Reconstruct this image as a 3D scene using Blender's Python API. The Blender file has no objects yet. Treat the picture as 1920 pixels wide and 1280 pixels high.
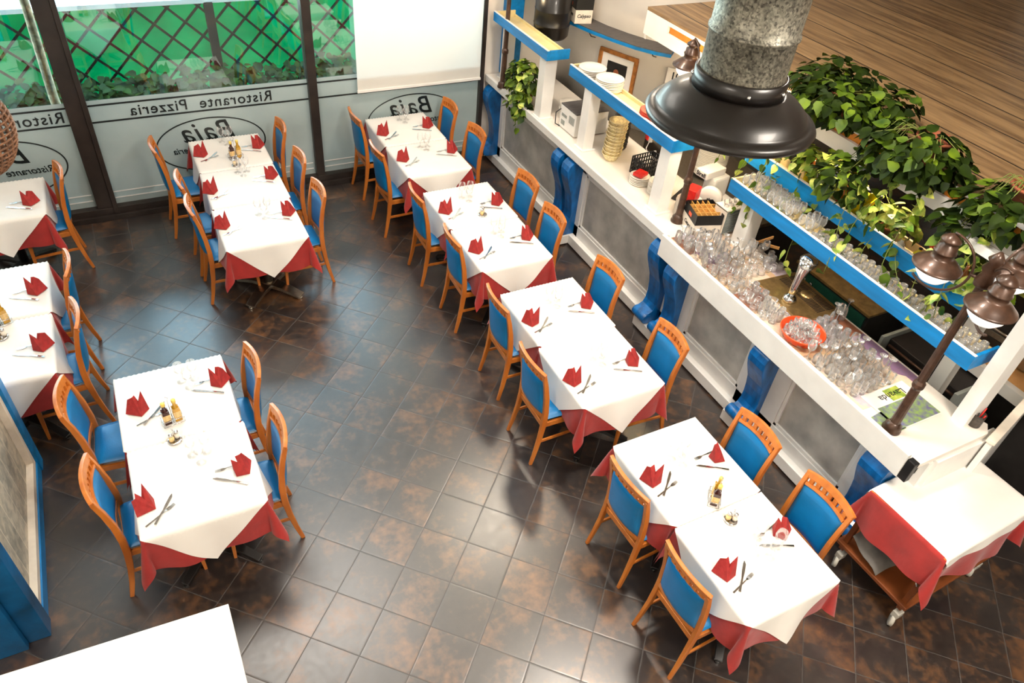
import bpy, bmesh, math, random
from math import sin, cos, pi, sqrt, atan2, radians
from mathutils import Vector, Matrix

SC = bpy.context.scene
COL = SC.collection
RND = random.Random(7)

# ------------------------------------------------------------------ materials
def new_mat(name):
    m = bpy.data.materials.new(name); m.use_nodes = True
    nt = m.node_tree; nt.nodes.clear()
    out = nt.nodes.new('ShaderNodeOutputMaterial')
    return m, nt, out

def lin(c):
    return tuple(((x/255)/12.92 if x/255 <= .04045 else (((x/255)+.055)/1.055)**2.4) for x in c) + (1,)

def pmat(name, rgb, rough=.5, metal=0, var=.08, scale=12, bump=0, bscale=60, coat=0, spec=.5, sheen=0, stretch=None, emit=None, trans=0, rgb2=None, detail=4):
    """principled material with a procedural variation of colour (and bump)"""
    m, nt, out = new_mat(name)
    N = nt.nodes.new; L = nt.links.new
    p = N('ShaderNodeBsdfPrincipled')
    tc = N('ShaderNodeTexCoord'); mp = N('ShaderNodeMapping')
    if stretch: mp.inputs['Scale'].default_value = stretch
    L(tc.outputs['Object'], mp.inputs[0])
    no = N('ShaderNodeTexNoise'); no.inputs['Scale'].default_value = scale; no.inputs['Detail'].default_value = detail
    L(mp.outputs[0], no.inputs['Vector'])
    cr = N('ShaderNodeValToRGB')
    c = lin(rgb)
    if rgb2: c2 = lin(rgb2)
    else: c2 = tuple(min(1, x*(1+var*2)) for x in c[:3]) + (1,)
    c1 = c if rgb2 else tuple(x*(1-var*2) for x in c[:3]) + (1,)
    cr.color_ramp.elements[0].color = c1; cr.color_ramp.elements[0].position = .3
    cr.color_ramp.elements[1].color = c2; cr.color_ramp.elements[1].position = .7
    L(no.outputs['Fac'], cr.inputs[0]); L(cr.outputs[0], p.inputs['Base Color'])
    p.inputs['Roughness'].default_value = rough; p.inputs['Metallic'].default_value = metal
    p.inputs['Coat Weight'].default_value = coat
    p.inputs['Specular IOR Level'].default_value = spec
    p.inputs['Sheen Weight'].default_value = sheen
    if trans: p.inputs['Transmission Weight'].default_value = trans
    if emit:
        p.inputs['Emission Color'].default_value = lin(emit[0]); p.inputs['Emission Strength'].default_value = emit[1]
    if bump:
        nb = N('ShaderNodeTexNoise'); nb.inputs['Scale'].default_value = bscale; nb.inputs['Detail'].default_value = 3
        L(mp.outputs[0], nb.inputs['Vector'])
        b = N('ShaderNodeBump'); b.inputs['Strength'].default_value = bump; b.inputs['Distance'].default_value = .01
        L(nb.outputs['Fac'], b.inputs['Height']); L(b.outputs[0], p.inputs['Normal'])
    L(p.outputs[0], out.inputs[0])
    return m

def glass_mat(name, tint=(1, 1, 1), gain=1.0, base=.03, ior=1.45, rough=0.0, white=0.0):
    m, nt, out = new_mat(name); N = nt.nodes.new; L = nt.links.new
    t = N('ShaderNodeBsdfTransparent'); t.inputs[0].default_value = tint + (1,)
    g = N('ShaderNodeBsdfGlossy'); g.inputs['Roughness'].default_value = rough; g.inputs[0].default_value = (1, 1, 1, 1)
    f = N('ShaderNodeFresnel'); f.inputs[0].default_value = ior
    no = N('ShaderNodeTexNoise'); no.inputs['Scale'].default_value = 30
    ma = N('ShaderNodeMath'); ma.operation = 'MULTIPLY_ADD'; ma.inputs[1].default_value = gain; ma.inputs[2].default_value = base; ma.use_clamp = True
    L(f.outputs[0], ma.inputs[0])
    mx = N('ShaderNodeMixShader'); L(ma.outputs[0], mx.inputs[0]); L(t.outputs[0], mx.inputs[1]); L(g.outputs[0], mx.inputs[2])
    res = mx
    if white:
        d = N('ShaderNodeBsdfDiffuse'); d.inputs[0].default_value = (.9, .9, .9, 1)
        m2 = N('ShaderNodeMixShader'); m2.inputs[0].default_value = white
        L(mx.outputs[0], m2.inputs[1]); L(d.outputs[0], m2.inputs[2]); res = m2
    L(res.outputs[0], out.inputs[0])
    return m

M = {}
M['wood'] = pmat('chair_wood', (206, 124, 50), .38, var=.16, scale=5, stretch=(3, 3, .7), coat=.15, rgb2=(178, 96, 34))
M['wood_dark'] = pmat('dark_brown_wood', (120, 62, 26), .5, scale=6)  # darker brown wood for tabletops, trolley and cabinet
M['blue_seat'] = pmat('blue_leather', (0, 112, 172), .36, var=.06, scale=6, bump=.12, bscale=180, spec=.5)
M['white_cloth'] = pmat('white_cloth', (236, 232, 226), .85, var=.015, scale=4, bump=.25, bscale=9, sheen=.1)
M['red_cloth'] = pmat('red_cloth', (158, 34, 30), .85, var=.08, scale=9, bump=.3, bscale=14, sheen=.25)
M['red_napkin'] = pmat('red_napkin', (152, 34, 32), .8, var=.1, scale=30, bump=.3, bscale=60)
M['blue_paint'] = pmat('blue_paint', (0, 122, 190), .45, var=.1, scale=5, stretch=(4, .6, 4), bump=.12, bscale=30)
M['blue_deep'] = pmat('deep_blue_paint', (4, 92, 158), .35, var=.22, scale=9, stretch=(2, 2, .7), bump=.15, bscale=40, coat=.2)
M['blue_old'] = pmat('worn_blue_paint', (10, 86, 134), .5, var=.25, scale=4, bump=.15, bscale=30)
M['white_paint'] = pmat('white_paint', (232, 230, 226), .45, var=.03, scale=4, bump=.04, bscale=25)
M['white_wall'] = pmat('wall_plaster', (236, 228, 218), .8, var=.03, scale=2, bump=.08, bscale=40)
M['dark_frame'] = pmat('dark_window_frame', (40, 32, 28), .4, var=.2, scale=6)
M['black_metal'] = pmat('black_enamel', (20, 16, 14), .34, var=.15, scale=8, coat=.1)
M['black_plastic'] = pmat('black_plastic', (20, 20, 22), .45, var=.1)
M['bronze'] = pmat('dark_bronze_paint', (72, 50, 38), .36, metal=.3, var=.2, scale=18, coat=.15)
M['chrome'] = pmat('chrome', (215, 215, 215), .12, metal=1, var=.02)
M['steel'] = pmat('brushed_steel', (170, 162, 150), .3, metal=1, var=.1, scale=30, stretch=(1, 8, 1))
M['gold_steel'] = pmat('warm_steel_tray', (188, 156, 104), .3, metal=.8, var=.12, scale=20)
M['plate'] = pmat('white_china', (238, 232, 222), .2, var=.02, coat=.4)
M['plate_red'] = pmat('red_rim_china', (200, 70, 50), .3, var=.25, scale=20, coat=.3)
M['yellow_wood'] = pmat('pale_shelf_wood', (236, 214, 158), .55, var=.06, scale=6)
M['leaf'] = pmat('pothos_leaf', (26, 58, 14), .5, scale=7, rgb2=(104, 128, 24), coat=0, spec=.25, detail=2)
M['leaf_dark'] = pmat('dark_pothos_leaf', (12, 24, 6), .55, scale=7, rgb2=(44, 62, 12), coat=0, spec=.12, detail=2)  # darkened green, puts the dim light on the canopy plants into the colour
M['leaf_light'] = pmat('variegated_pothos_leaf', (70, 124, 30), .4, scale=16, rgb2=(214, 218, 104), detail=2)
M['stem'] = pmat('plant_stem', (110, 120, 50), .6)
M['hedge'] = pmat('hedge_leaf', (40, 70, 36), .6, scale=10, rgb2=(20, 42, 24))
M['terracotta'] = pmat('terracotta', (150, 82, 52), .8, scale=14)
M['glass'] = glass_mat('clear_glass', (.985, .985, .985), .5, .015, 1.45, .02, white=.05)
M['tumbler'] = glass_mat('stemware_glass', (.99, .98, .97), 1.0, .03, 1.45, .06, white=.16)
M['pane'] = glass_mat('window_glass', (.80, .88, .87), 1.25, .03, 1.55, .0)
M['globe'] = pmat('opal_globe', (245, 245, 245), .15, var=.01, coat=.5, emit=((255, 250, 245), .6))
M['oil'] = pmat('olive_oil', (190, 140, 18), .15, var=.1, coat=.6, spec=.8)
M['vinegar'] = pmat('vinegar', (60, 24, 16), .12, var=.1, coat=.6)
M['label_paper'] = pmat('bottle_label', (226, 190, 130), .6, var=.15, scale=60)
M['cap'] = pmat('yellow_cap', (232, 200, 96), .4)
M['cardboard'] = pmat('white_carton', (232, 220, 204), .7, var=.04)
M['cardboard_brown'] = pmat('brown_card', (214, 160, 84), .7, var=.1)
M['orange'] = pmat('orange_plastic', (238, 84, 34), .35, var=.05)
M['wicker'] = pmat('wicker', (240, 216, 168), .7, var=.14, scale=60, bump=.7, bscale=90)
M['wicker_dark'] = pmat('dark_wicker', (120, 84, 60), .7, var=.25, scale=60, bump=.8, bscale=90)
M['dark_cup'] = pmat('smoked_bowls', (60, 52, 48), .4, var=.4, scale=50)
M['red_pack'] = pmat('red_packet', (214, 40, 34), .4, var=.1, scale=20)
M['kitchen_dark'] = pmat('kitchen_dark', (30, 27, 26), .5, var=.2)
M['gray_plastic'] = pmat('grey_plastic', (140, 146, 142), .5, var=.06)
M['castor'] = pmat('castor_grey', (176, 172, 162), .45, var=.06)
M['screen_green'] = pmat('panel_green', (24, 66, 54), .3, var=.1)
M['tan_counter'] = pmat('tan_work_surface', (206, 152, 92), .4, scale=8, rgb2=(228, 180, 120))
M['gold_frame'] = pmat('gold_frame', (188, 122, 62), .35, metal=.4, var=.15, scale=20)
M['paper'] = pmat('paper', (240, 234, 226), .8, var=.02)
M['ink'] = pmat('black_ink', (24, 22, 24), .6, var=.05)
M['yellow'] = pmat('yellow_wrap', (226, 200, 20), .5, var=.2, scale=14)
M['liquid_red'] = pmat('red_wrap', (206, 60, 36), .4, var=.2)
M['dark_stripe'] = pmat('film_cutout', (24, 30, 30), .3, var=.1)
M['bottle_dark'] = pmat('dark_bottle', (18, 20, 24), .1, var=.2, coat=.7)
M['bottle_amber'] = pmat('amber_bottle', (150, 84, 30), .12, var=.2, coat=.6)
M['bottle_clear'] = pmat('pale_bottle', (200, 196, 186), .12, var=.1, coat=.6)
M['ground'] = pmat('pavement', (120, 122, 116), .8, var=.1, scale=3)
M['grey_cloth'] = pmat('grey_cloth', (120, 116, 112), .85, var=.1)
M['scarf'] = pmat('mottled_pale', (176, 160, 128), .8, var=.3, scale=20, bump=.6, bscale=40)
M['marble'] = pmat('pale_marble', (234, 226, 216), .35, var=.03, scale=3)
M['lampglow'] = pmat('warm_bulb', (255, 230, 190), .4, emit=((255, 214, 150), 9))
M['slot_light'] = pmat('amber_slot_light', (222, 140, 40), .5, var=.1)  # amber colour stands in for the warm light in the fascia slot

def mat_metal_galv():
    m, nt, out = new_mat('galvanised_steel'); N = nt.nodes.new; L = nt.links.new
    p = N('ShaderNodeBsdfPrincipled'); tc = N('ShaderNodeTexCoord')
    v = N('ShaderNodeTexVoronoi'); v.inputs['Scale'].default_value = 190; L(tc.outputs['Object'], v.inputs['Vector'])
    n = N('ShaderNodeTexNoise'); n.inputs['Scale'].default_value = 90; n.inputs['Detail'].default_value = 6; L(tc.outputs['Object'], n.inputs['Vector'])
    mx = N('ShaderNodeMix'); mx.data_type = 'FLOAT'; mx.inputs[0].default_value = .6
    L(v.outputs['Color'], mx.inputs[2]); L(n.outputs['Fac'], mx.inputs[3])
    cr = N('ShaderNodeValToRGB'); cr.color_ramp.elements[0].position = .3; cr.color_ramp.elements[1].position = .72
    cr.color_ramp.elements[0].color = lin((62, 60, 54)); cr.color_ramp.elements[1].color = lin((150, 146, 132))
    L(mx.outputs[0], cr.inputs[0]); L(cr.outputs[0], p.inputs['Base Color'])
    p.inputs['Metallic'].default_value = .55; p.inputs['Roughness'].default_value = .48
    L(p.outputs[0], out.inputs[0]); return m
M['galv'] = mat_metal_galv()

def mat_floor():
    """dark slate tiles laid on the diagonal, straight border rows at the windows"""
    m, nt, out = new_mat('floor_tiles'); N = nt.nodes.new; L = nt.links.new
    S = .3333; ox, oy = -0.9322217, -4.0374474
    p = N('ShaderNodeBsdfPrincipled'); geo = N('ShaderNodeNewGeometry')
    add = N('ShaderNodeVectorMath'); add.operation = 'ADD'; add.inputs[1].default_value = (ox, oy, 0); L(geo.outputs['Position'], add.inputs[0])
    def dot(src, v):
        d = N('ShaderNodeVectorMath'); d.operation = 'DOT_PRODUCT'; d.inputs[1].default_value = v; L(src, d.inputs[0]); return d.outputs['Value']
    def ma(op, a, b=None, c=None):
        n = N('ShaderNodeMath'); n.operation = op
        for i, q in enumerate((a, b, c)):
            if q is None: continue
            if isinstance(q, (int, float)): n.inputs[i].default_value = q
            else: L(q, n.inputs[i])
        return n.outputs[0]
    k = sqrt(.5)/S
    u = dot(add.outputs[0], (k, -k, 0)); d = dot(add.outputs[0], (k, k, 0))
    bx = dot(geo.outputs['Position'], (1/.333, 0, 0)); by0 = dot(geo.outputs['Position'], (0, 1/.333, 0))
    bx = ma('ADD', bx, .87); by = ma('ADD', by0, -7.1/.333)
    isb = ma('GREATER_THAN', by, 0.0)
    def mix(f, a, b):
        return ma('ADD', ma('MULTIPLY', f, b), ma('MULTIPLY', ma('SUBTRACT', 1.0, f), a))
    U = mix(isb, u, bx); V = mix(isb, d, by)
    def edge(a):
        fr = ma('FRACT', a); return ma('MINIMUM', fr, ma('SUBTRACT', 1.0, fr))
    e = ma('MINIMUM', edge(U), edge(V)); e = ma('MINIMUM', e, ma('ABSOLUTE', by))
    grout = ma('LESS_THAN', e, .0085)
    soft = N('ShaderNodeMapRange'); soft.inputs[1].default_value = 0.004; soft.inputs[2].default_value = .03; L(e, soft.inputs[0])
    cell = N('ShaderNodeCombineXYZ'); L(ma('FLOOR', U), cell.inputs[0]); L(ma('FLOOR', V), cell.inputs[1]); L(isb, cell.inputs[2])
    wn = N('ShaderNodeTexWhiteNoise'); L(cell.outputs[0], wn.inputs['Vector'])
    offs = N('ShaderNodeVectorMath'); offs.operation = 'MULTIPLY_ADD'; offs.inputs[1].default_value = (7, 7, 7)
    L(wn.outputs['Color'], offs.inputs[0]); L(geo.outputs['Position'], offs.inputs[2])
    n1 = N('ShaderNodeTexNoise'); n1.inputs['Scale'].default_value = 3.6; n1.inputs['Detail'].default_value = 8; n1.inputs['Roughness'].default_value = .62; L(offs.outputs[0], n1.inputs['Vector'])
    n2 = N('ShaderNodeTexNoise'); n2.inputs['Scale'].default_value = 22; n2.inputs['Detail'].default_value = 6; L(offs.outputs[0], n2.inputs['Vector'])
    cr = N('ShaderNodeValToRGB'); E_ = cr.color_ramp.elements
    E_[0].position = .32; E_[0].color = lin((26, 23, 25)); E_[1].position = .78; E_[1].color = lin((134, 88, 46))
    x = E_.new(.5); x.color = lin((47, 38, 34))
    f = ma('ADD', ma('MULTIPLY', n1.outputs['Fac'], .72), ma('MULTIPLY', n2.outputs['Fac'], .28))
    f = ma('ADD', f, ma('MULTIPLY', ma('SUBTRACT', wn.outputs['Value'], .5), .07))
    L(f, cr.inputs[0])
    gm = N('ShaderNodeMix'); gm.data_type = 'RGBA'; L(grout, gm.inputs[0]); L(cr.outputs[0], gm.inputs[6]); gm.inputs[7].default_value = lin((50, 42, 36))
    L(gm.outputs[2], p.inputs['Base Color'])
    rg = ma('ADD', ma('MULTIPLY', n2.outputs['Fac'], .14), .25); rg = ma('ADD', rg, ma('MULTIPLY', grout, .4))
    L(rg, p.inputs['Roughness']); p.inputs['Specular IOR Level'].default_value = .9; p.inputs['IOR'].default_value = 1.68
    h = ma('ADD', soft.outputs[0], ma('MULTIPLY', n2.outputs['Fac'], .10))
    b = N('ShaderNodeBump'); b.inputs['Strength'].default_value = .22; b.inputs['Distance'].default_value = .002; L(h, b.inputs['Height']); L(b.outputs[0], p.inputs['Normal'])
    L(p.outputs[0], out.inputs[0]); return m
M['floor'] = mat_floor()

def mat_planks(name, w, c1, c2, groove, axis=0, rough=.45):
    m, nt, out = new_mat(name); N = nt.nodes.new; L = nt.links.new
    p = N('ShaderNodeBsdfPrincipled'); tc = N('ShaderNodeTexCoord')
    mp = N('ShaderNodeMapping'); mp.inputs['Scale'].default_value = (1, 1, 1); L(tc.outputs['Object'], mp.inputs[0])
    sx = N('ShaderNodeSeparateXYZ'); L(mp.outputs[0], sx.inputs[0])
    def ma(op, a, b=None):
        n = N('ShaderNodeMath'); n.operation = op
        for i, q in enumerate((a, b)):
            if q is None: continue
            if isinstance(q, (int, float)): n.inputs[i].default_value = q
            else: L(q, n.inputs[i])
        return n.outputs[0]
    a = ma('DIVIDE', sx.outputs[axis], w)
    fr = ma('FRACT', a); e = ma('MINIMUM', fr, ma('SUBTRACT', 1.0, fr)); g = ma('LESS_THAN', e, (.016 if w > .3 else .006)/w/2)
    wn = N('ShaderNodeTexWhiteNoise'); wn.noise_dimensions = '1D'; L(ma('FLOOR', a), wn.inputs['W'])
    st = N('ShaderNodeMapping'); st.inputs['Scale'].default_value = (9, .9, 9) if axis == 0 else ((.9, 9, 9) if axis == 1 else (.9, .9, 9))
    ad = N('ShaderNodeVectorMath'); ad.operation = 'MULTIPLY_ADD'; ad.inputs[1].default_value = (5, 5, 5); L(wn.outputs['Color'], ad.inputs[0]); L(tc.outputs['Object'], ad.inputs[2])
    L(ad.outputs[0], st.inputs[0])
    n = N('ShaderNodeTexNoise'); n.inputs['Scale'].default_value = 1.6; n.inputs['Detail'].default_value = 8; n.inputs['Distortion'].default_value = .6; L(st.outputs[0], n.inputs['Vector'])
    cr = N('ShaderNodeValToRGB'); cr.color_ramp.elements[0].position = .33; cr.color_ramp.elements[1].position = .66
    cr.color_ramp.elements[0].color = lin(c1); cr.color_ramp.elements[1].color = lin(c2)
    L(ma('ADD', n.outputs['Fac'], ma('MULTIPLY', ma('SUBTRACT', wn.outputs['Value'], .5), .12)), cr.inputs[0])
    gm = N('ShaderNodeMix'); gm.data_type = 'RGBA'; L(g, gm.inputs[0]); L(cr.outputs[0], gm.inputs[6]); gm.inputs[7].default_value = lin(groove)
    L(gm.outputs[2], p.inputs['Base Color']); p.inputs['Roughness'].default_value = rough
    L(p.outputs[0], out.inputs[0]); return m
M['planks'] = mat_planks('brown_planks', .41, (108, 82, 54), (164, 132, 92), (14, 9, 6))
M['white_planks'] = mat_planks('greyed_planks', .19, (150, 146, 134), (206, 196, 176), (226, 216, 196), axis=1)

def mat_stone():
    return pmat('grey_marbled_panel', (152, 150, 146), .35, var=.1, scale=4, rgb2=(206, 202, 194), detail=10)
M['stone'] = mat_stone()

def mat_film():
    """frosted privacy film: lets daylight through softly, mirrors a little"""
    m, nt, out = new_mat('frosted_film'); N = nt.nodes.new; L = nt.links.new
    tc = N('ShaderNodeTexCoord'); no = N('ShaderNodeTexNoise'); no.inputs['Scale'].default_value = 2.5; no.inputs['Detail'].default_value = 5; L(tc.outputs['Object'], no.inputs['Vector'])
    cr = N('ShaderNodeValToRGB'); cr.color_ramp.elements[0].color = (.34, .42, .42, 1); cr.color_ramp.elements[1].color = (.48, .55, .54, 1); L(no.outputs['Fac'], cr.inputs[0])
    tl = N('ShaderNodeBsdfTranslucent'); L(cr.outputs[0], tl.inputs[0])
    df = N('ShaderNodeBsdfDiffuse'); L(cr.outputs[0], df.inputs[0])
    tr = N('ShaderNodeBsdfTransparent'); tr.inputs[0].default_value = (.75, .8, .8, 1)
    gl = N('ShaderNodeBsdfGlossy'); gl.inputs['Roughness'].default_value = .05
    a = N('ShaderNodeMixShader'); a.inputs[0].default_value = .875; L(tl.outputs[0], a.inputs[1]); L(df.outputs[0], a.inputs[2])
    b = N('ShaderNodeMixShader'); b.inputs[0].default_value = .05; L(a.outputs[0], b.inputs[1]); L(tr.outputs[0], b.inputs[2])
    f = N('ShaderNodeFresnel'); f.inputs[0].default_value = 1.5
    c = N('ShaderNodeMixShader'); L(f.outputs[0], c.inputs[0]); L(b.outputs[0], c.inputs[1]); L(gl.outputs[0], c.inputs[2])
    L(c.outputs[0], out.inputs[0]); return m
M['film'] = mat_film()

def mat_fabric_green():
    m, nt, out = new_mat('green_screen_fabric'); N = nt.nodes.new; L = nt.links.new
    tc = N('ShaderNodeTexCoord'); no = N('ShaderNodeTexNoise'); no.inputs['Scale'].default_value = 3; L(tc.outputs['Object'], no.inputs['Vector'])
    cr = N('ShaderNodeValToRGB'); cr.color_ramp.elements[0].color = lin((0, 138, 100)); cr.color_ramp.elements[1].color = lin((14, 190, 138)); L(no.outputs['Fac'], cr.inputs[0])
    tl = N('ShaderNodeBsdfTranslucent'); L(cr.outputs[0], tl.inputs[0]); df = N('ShaderNodeBsdfDiffuse'); L(cr.outputs[0], df.inputs[0])
    a = N('ShaderNodeMixShader'); a.inputs[0].default_value = .5; L(tl.outputs[0], a.inputs[1]); L(df.outputs[0], a.inputs[2]); L(a.outputs[0], out.inputs[0]); return m
M['green_fabric'] = mat_fabric_green()

def mat_blind():
    m, nt, out = new_mat('blind_fabric'); N = nt.nodes.new; L = nt.links.new
    tc = N('ShaderNodeTexCoord'); no = N('ShaderNodeTexNoise'); no.inputs['Scale'].default_value = 1.5; L(tc.outputs['Object'], no.inputs['Vector'])
    cr = N('ShaderNodeValToRGB'); cr.color_ramp.elements[0].color = (.84, .80, .74, 1); cr.color_ramp.elements[1].color = (.88, .85, .80, 1); L(no.outputs['Fac'], cr.inputs[0])
    tl = N('ShaderNodeBsdfTranslucent'); L(cr.outputs[0], tl.inputs[0]); df = N('ShaderNodeBsdfDiffuse'); L(cr.outputs[0], df.inputs[0])
    a = N('ShaderNodeMixShader'); a.inputs[0].default_value = .72; L(tl.outputs[0], a.inputs[1]); L(df.outputs[0], a.inputs[2]); L(a.outputs[0], out.inputs[0]); return m
M['blind'] = mat_blind()

def mat_print():
    """adhesive covering printed with pale wood, lilac and lavender patches"""
    m, nt, out = new_mat('printed_worktop'); N = nt.nodes.new; L = nt.links.new
    p = N('ShaderNodeBsdfPrincipled'); tc = N('ShaderNodeTexCoord')
    v = N('ShaderNodeTexVoronoi'); v.distance = 'CHEBYCHEV'; v.inputs['Scale'].default_value = 4.5; v.inputs['Randomness'].default_value = .8; L(tc.outputs['Object'], v.inputs['Vector'])
    cr = N('ShaderNodeValToRGB'); cr.color_ramp.interpolation = 'CONSTANT'; E_ = cr.color_ramp.elements
    E_[0].color = lin((244, 220, 196)); E_[0].position = 0; E_[1].position = .35; E_[1].color = lin((228, 190, 150))
    for q, c in ((.58, (170, 110, 84)), (.68, (222, 206, 214)), (.88, (150, 120, 150)), (.92, (244, 226, 206))):
        x = E_.new(q); x.color = lin(c)
    sp = N('ShaderNodeSeparateColor'); L(v.outputs['Color'], sp.inputs[0]); L(sp.outputs[0], cr.inputs[0])
    n = N('ShaderNodeTexNoise'); n.inputs['Scale'].default_value = 40; n.inputs['Detail'].default_value = 5; L(tc.outputs['Object'], n.inputs['Vector'])
    mx = N('ShaderNodeMix'); mx.data_type = 'RGBA'; mx.blend_type = 'MULTIPLY'; mx.inputs[0].default_value = .35; L(cr.outputs[0], mx.inputs[6]); L(n.outputs['Color'], mx.inputs[7])
    L(mx.outputs[2], p.inputs['Base Color']); p.inputs['Roughness'].default_value = .35
    L(p.outputs[0], out.inputs[0]); return m
M['print'] = mat_print()

# ------------------------------------------------------------------ geometry
class MB:
    def __init__(s): s.v = []; s.f = []; s.sm = []; s.mi = []; s.cur = 0
    def add(s, vs, fs, smooth=False):
        o = len(s.v); s.v += [tuple(v) for v in vs]; s.f += [tuple(i+o for i in f) for f in fs]
        s.sm += [smooth]*len(fs); s.mi += [s.cur]*len(fs); return s
    def box(s, x0, x1, y0, y1, z0, z1, mtx=None):
        vs = [Vector((x, y, z)) for z in (z0, z1) for y in (y0, y1) for x in (x0, x1)]
        if mtx: vs = [mtx @ v for v in vs]
        return s.add(vs, [(0, 2, 3, 1), (4, 5, 7, 6), (0, 1, 5, 4), (2, 6, 7, 3), (0, 4, 6, 2), (1, 3, 7, 5)])
    def lathe(s, prof, n=24, c=(0, 0, 0), mtx=None, smooth=True, cap0=True, cap1=True):
        vs = []; fs = []
        for (r, z) in prof:
            for k in range(n):
                a = 2*pi*k/n; v = Vector((c[0]+r*cos(a), c[1]+r*sin(a), c[2]+z)); vs.append(mtx @ v if mtx else v)
        m = len(prof)
        for i in range(m-1):
            for k in range(n):
                k2 = (k+1) % n; fs.append((i*n+k, i*n+k2, (i+1)*n+k2, (i+1)*n+k))
        if cap0 and prof[0][0] > 1e-5: fs.append(tuple(range(n-1, -1, -1)))
        if cap1 and prof[-1][0] > 1e-5: fs.append(tuple((m-1)*n+k for k in range(n)))
        return s.add(vs, fs, smooth)
    def tube(s, pts, r, n=8, closed=False, smooth=True):
        pts = [Vector(p) for p in pts]; m = len(pts); rs = r if isinstance(r, (list, tuple)) else [r]*m
        vs = []; fs = []; up = None
        for i, p in enumerate(pts):
            if closed: t = pts[(i+1) % m]-pts[i-1]
            else: t = pts[min(i+1, m-1)]-pts[max(i-1, 0)]
            t.normalize()
            if up is None: up = Vector((0, 0, 1)) if abs(t.z) < .9 else Vector((1, 0, 0))
            a = t.cross(up)
            if a.length < 1e-4: a = t.cross(Vector((0, 1, 0)))
            a.normalize(); b = a.cross(t).normalized(); up = b
            for k in range(n):
                q = 2*pi*k/n; vs.append(p+a*rs[i]*cos(q)+b*rs[i]*sin(q))
        for i in range(m-1+(1 if closed else 0)):
            j = (i+1) % m
            for k in range(n):
                k2 = (k+1) % n; fs.append((i*n+k, j*n+k, j*n+k2, i*n+k2))
        if not closed: fs += [tuple(range(n)), tuple(range((m-1)*n+n-1, (m-1)*n-1, -1))]
        return s.add(vs, fs, smooth)
    def sweep(s, pts, ws, hs, side, smooth=False):
        """rectangular section swept along pts; side = direction of width"""
        pts = [Vector(p) for p in pts]; m = len(pts); side = Vector(side).normalized(); vs = []; fs = []
        for i, p in enumerate(pts):
            t = (pts[min(i+1, m-1)]-pts[max(i-1, 0)]).normalized()
            a = (side-t*side.dot(t)).normalized(); b = t.cross(a)
            w = ws[i] if isinstance(ws, (list, tuple)) else ws; h = hs[i] if isinstance(hs, (list, tuple)) else hs
            for (x, y) in ((-1, -1), (1, -1), (1, 1), (-1, 1)): vs.append(p+a*w/2*x+b*h/2*y)
        for i in range(m-1):
            for k in range(4):
                k2 = (k+1) % 4; fs.append((i*4+k, i*4+k2, (i+1)*4+k2, (i+1)*4+k))
        fs += [(3, 2, 1, 0), tuple((m-1)*4+k for k in range(4))]
        return s.add(vs, fs, smooth)
    def prism(s, poly, z0, z1, mtx=None):
        n = len(poly); vs = [Vector((x, y, z0)) for x, y in poly]+[Vector((x, y, z1)) for x, y in poly]
        if mtx: vs = [mtx @ v for v in vs]
        fs = [tuple(range(n-1, -1, -1)), tuple(range(n, 2*n))]+[(i, (i+1) % n, n+(i+1) % n, n+i) for i in range(n)]
        return s.add(vs, fs)
    def grid(s, nu, nv, fn, smooth=True, skip=None):
        vs = [fn(i/nu, j/nv) for j in range(nv+1) for i in range(nu+1)]
        fs = [(j*(nu+1)+i, j*(nu+1)+i+1, (j+1)*(nu+1)+i+1, (j+1)*(nu+1)+i) for j in range(nv) for i in range(nu)]
        return s.add(vs, fs, smooth)
    def pad(s, P, N, t, nu=8, nv=8, e=6):
        """closed cushion around surface P(u,v), u,v in [-1,1], normal N"""
        N = Vector(N)
        def th(u, v): return t*max(0, (1-abs(u)**e)*(1-abs(v)**e))**.5
        for sg in (1, -1):
            def fn(a, b, sg=sg):
                u = sin((a*2-1)*pi/2); v = sin((b*2-1)*pi/2)
                return Vector(P(u, v))+N*sg*(th(u, v)+.0008)
            o = len(s.f); s.grid(nu, nv, fn)
            if sg < 0:
                for q in range(o, len(s.f)): s.f[q] = s.f[q][::-1]
        return s
    def sphere(s, c, r, n=16, m=10, sc=(1, 1, 1)):
        prof = [(max(r*sin(pi*i/m), 1e-6), -r*cos(pi*i/m)) for i in range(m+1)]
        mt = Matrix.Translation(c) @ Matrix.Diagonal((sc[0], sc[1], sc[2], 1))
        return s.lathe(prof, n, mtx=mt, cap0=False, cap1=False)
    def mesh(s, name, mats, bevel=0, solid=0):
        me = bpy.data.meshes.new(name); me.from_pydata(s.v, [], s.f)
        me.polygons.foreach_set('use_smooth', s.sm); me.polygons.foreach_set('material_index', s.mi)
        for m in (mats if isinstance(mats, (list, tuple)) else [mats]): me.materials.append(m)
        if bevel:
            bm = bmesh.new(); bm.from_mesh(me)
            bmesh.ops.remove_doubles(bm, verts=bm.verts, dist=1e-6)
            ed = [e for e in bm.edges if len(e.link_faces) == 2 and e.calc_face_angle(0) > .5]
            bmesh.ops.bevel(bm, geom=ed, offset=bevel, segments=2, affect='EDGES', profile=.6, clamp_overlap=True)
            bm.to_mesh(me); bm.free()
        me.update(); return me
    def build(s, name, mats, parent=None, bevel=0, solid=0, loc=None, rotz=0, mod_bevel=0):
        o = bpy.data.objects.new(name, s.mesh(name, mats, bevel)); COL.objects.link(o)
        if parent: o.parent = parent
        if loc: o.location = loc
        if rotz: o.rotation_euler = (0, 0, rotz)
        if solid:
            md = o.modifiers.new('s', 'SOLIDIFY'); md.thickness = solid; md.offset = 0
        return o

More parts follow.
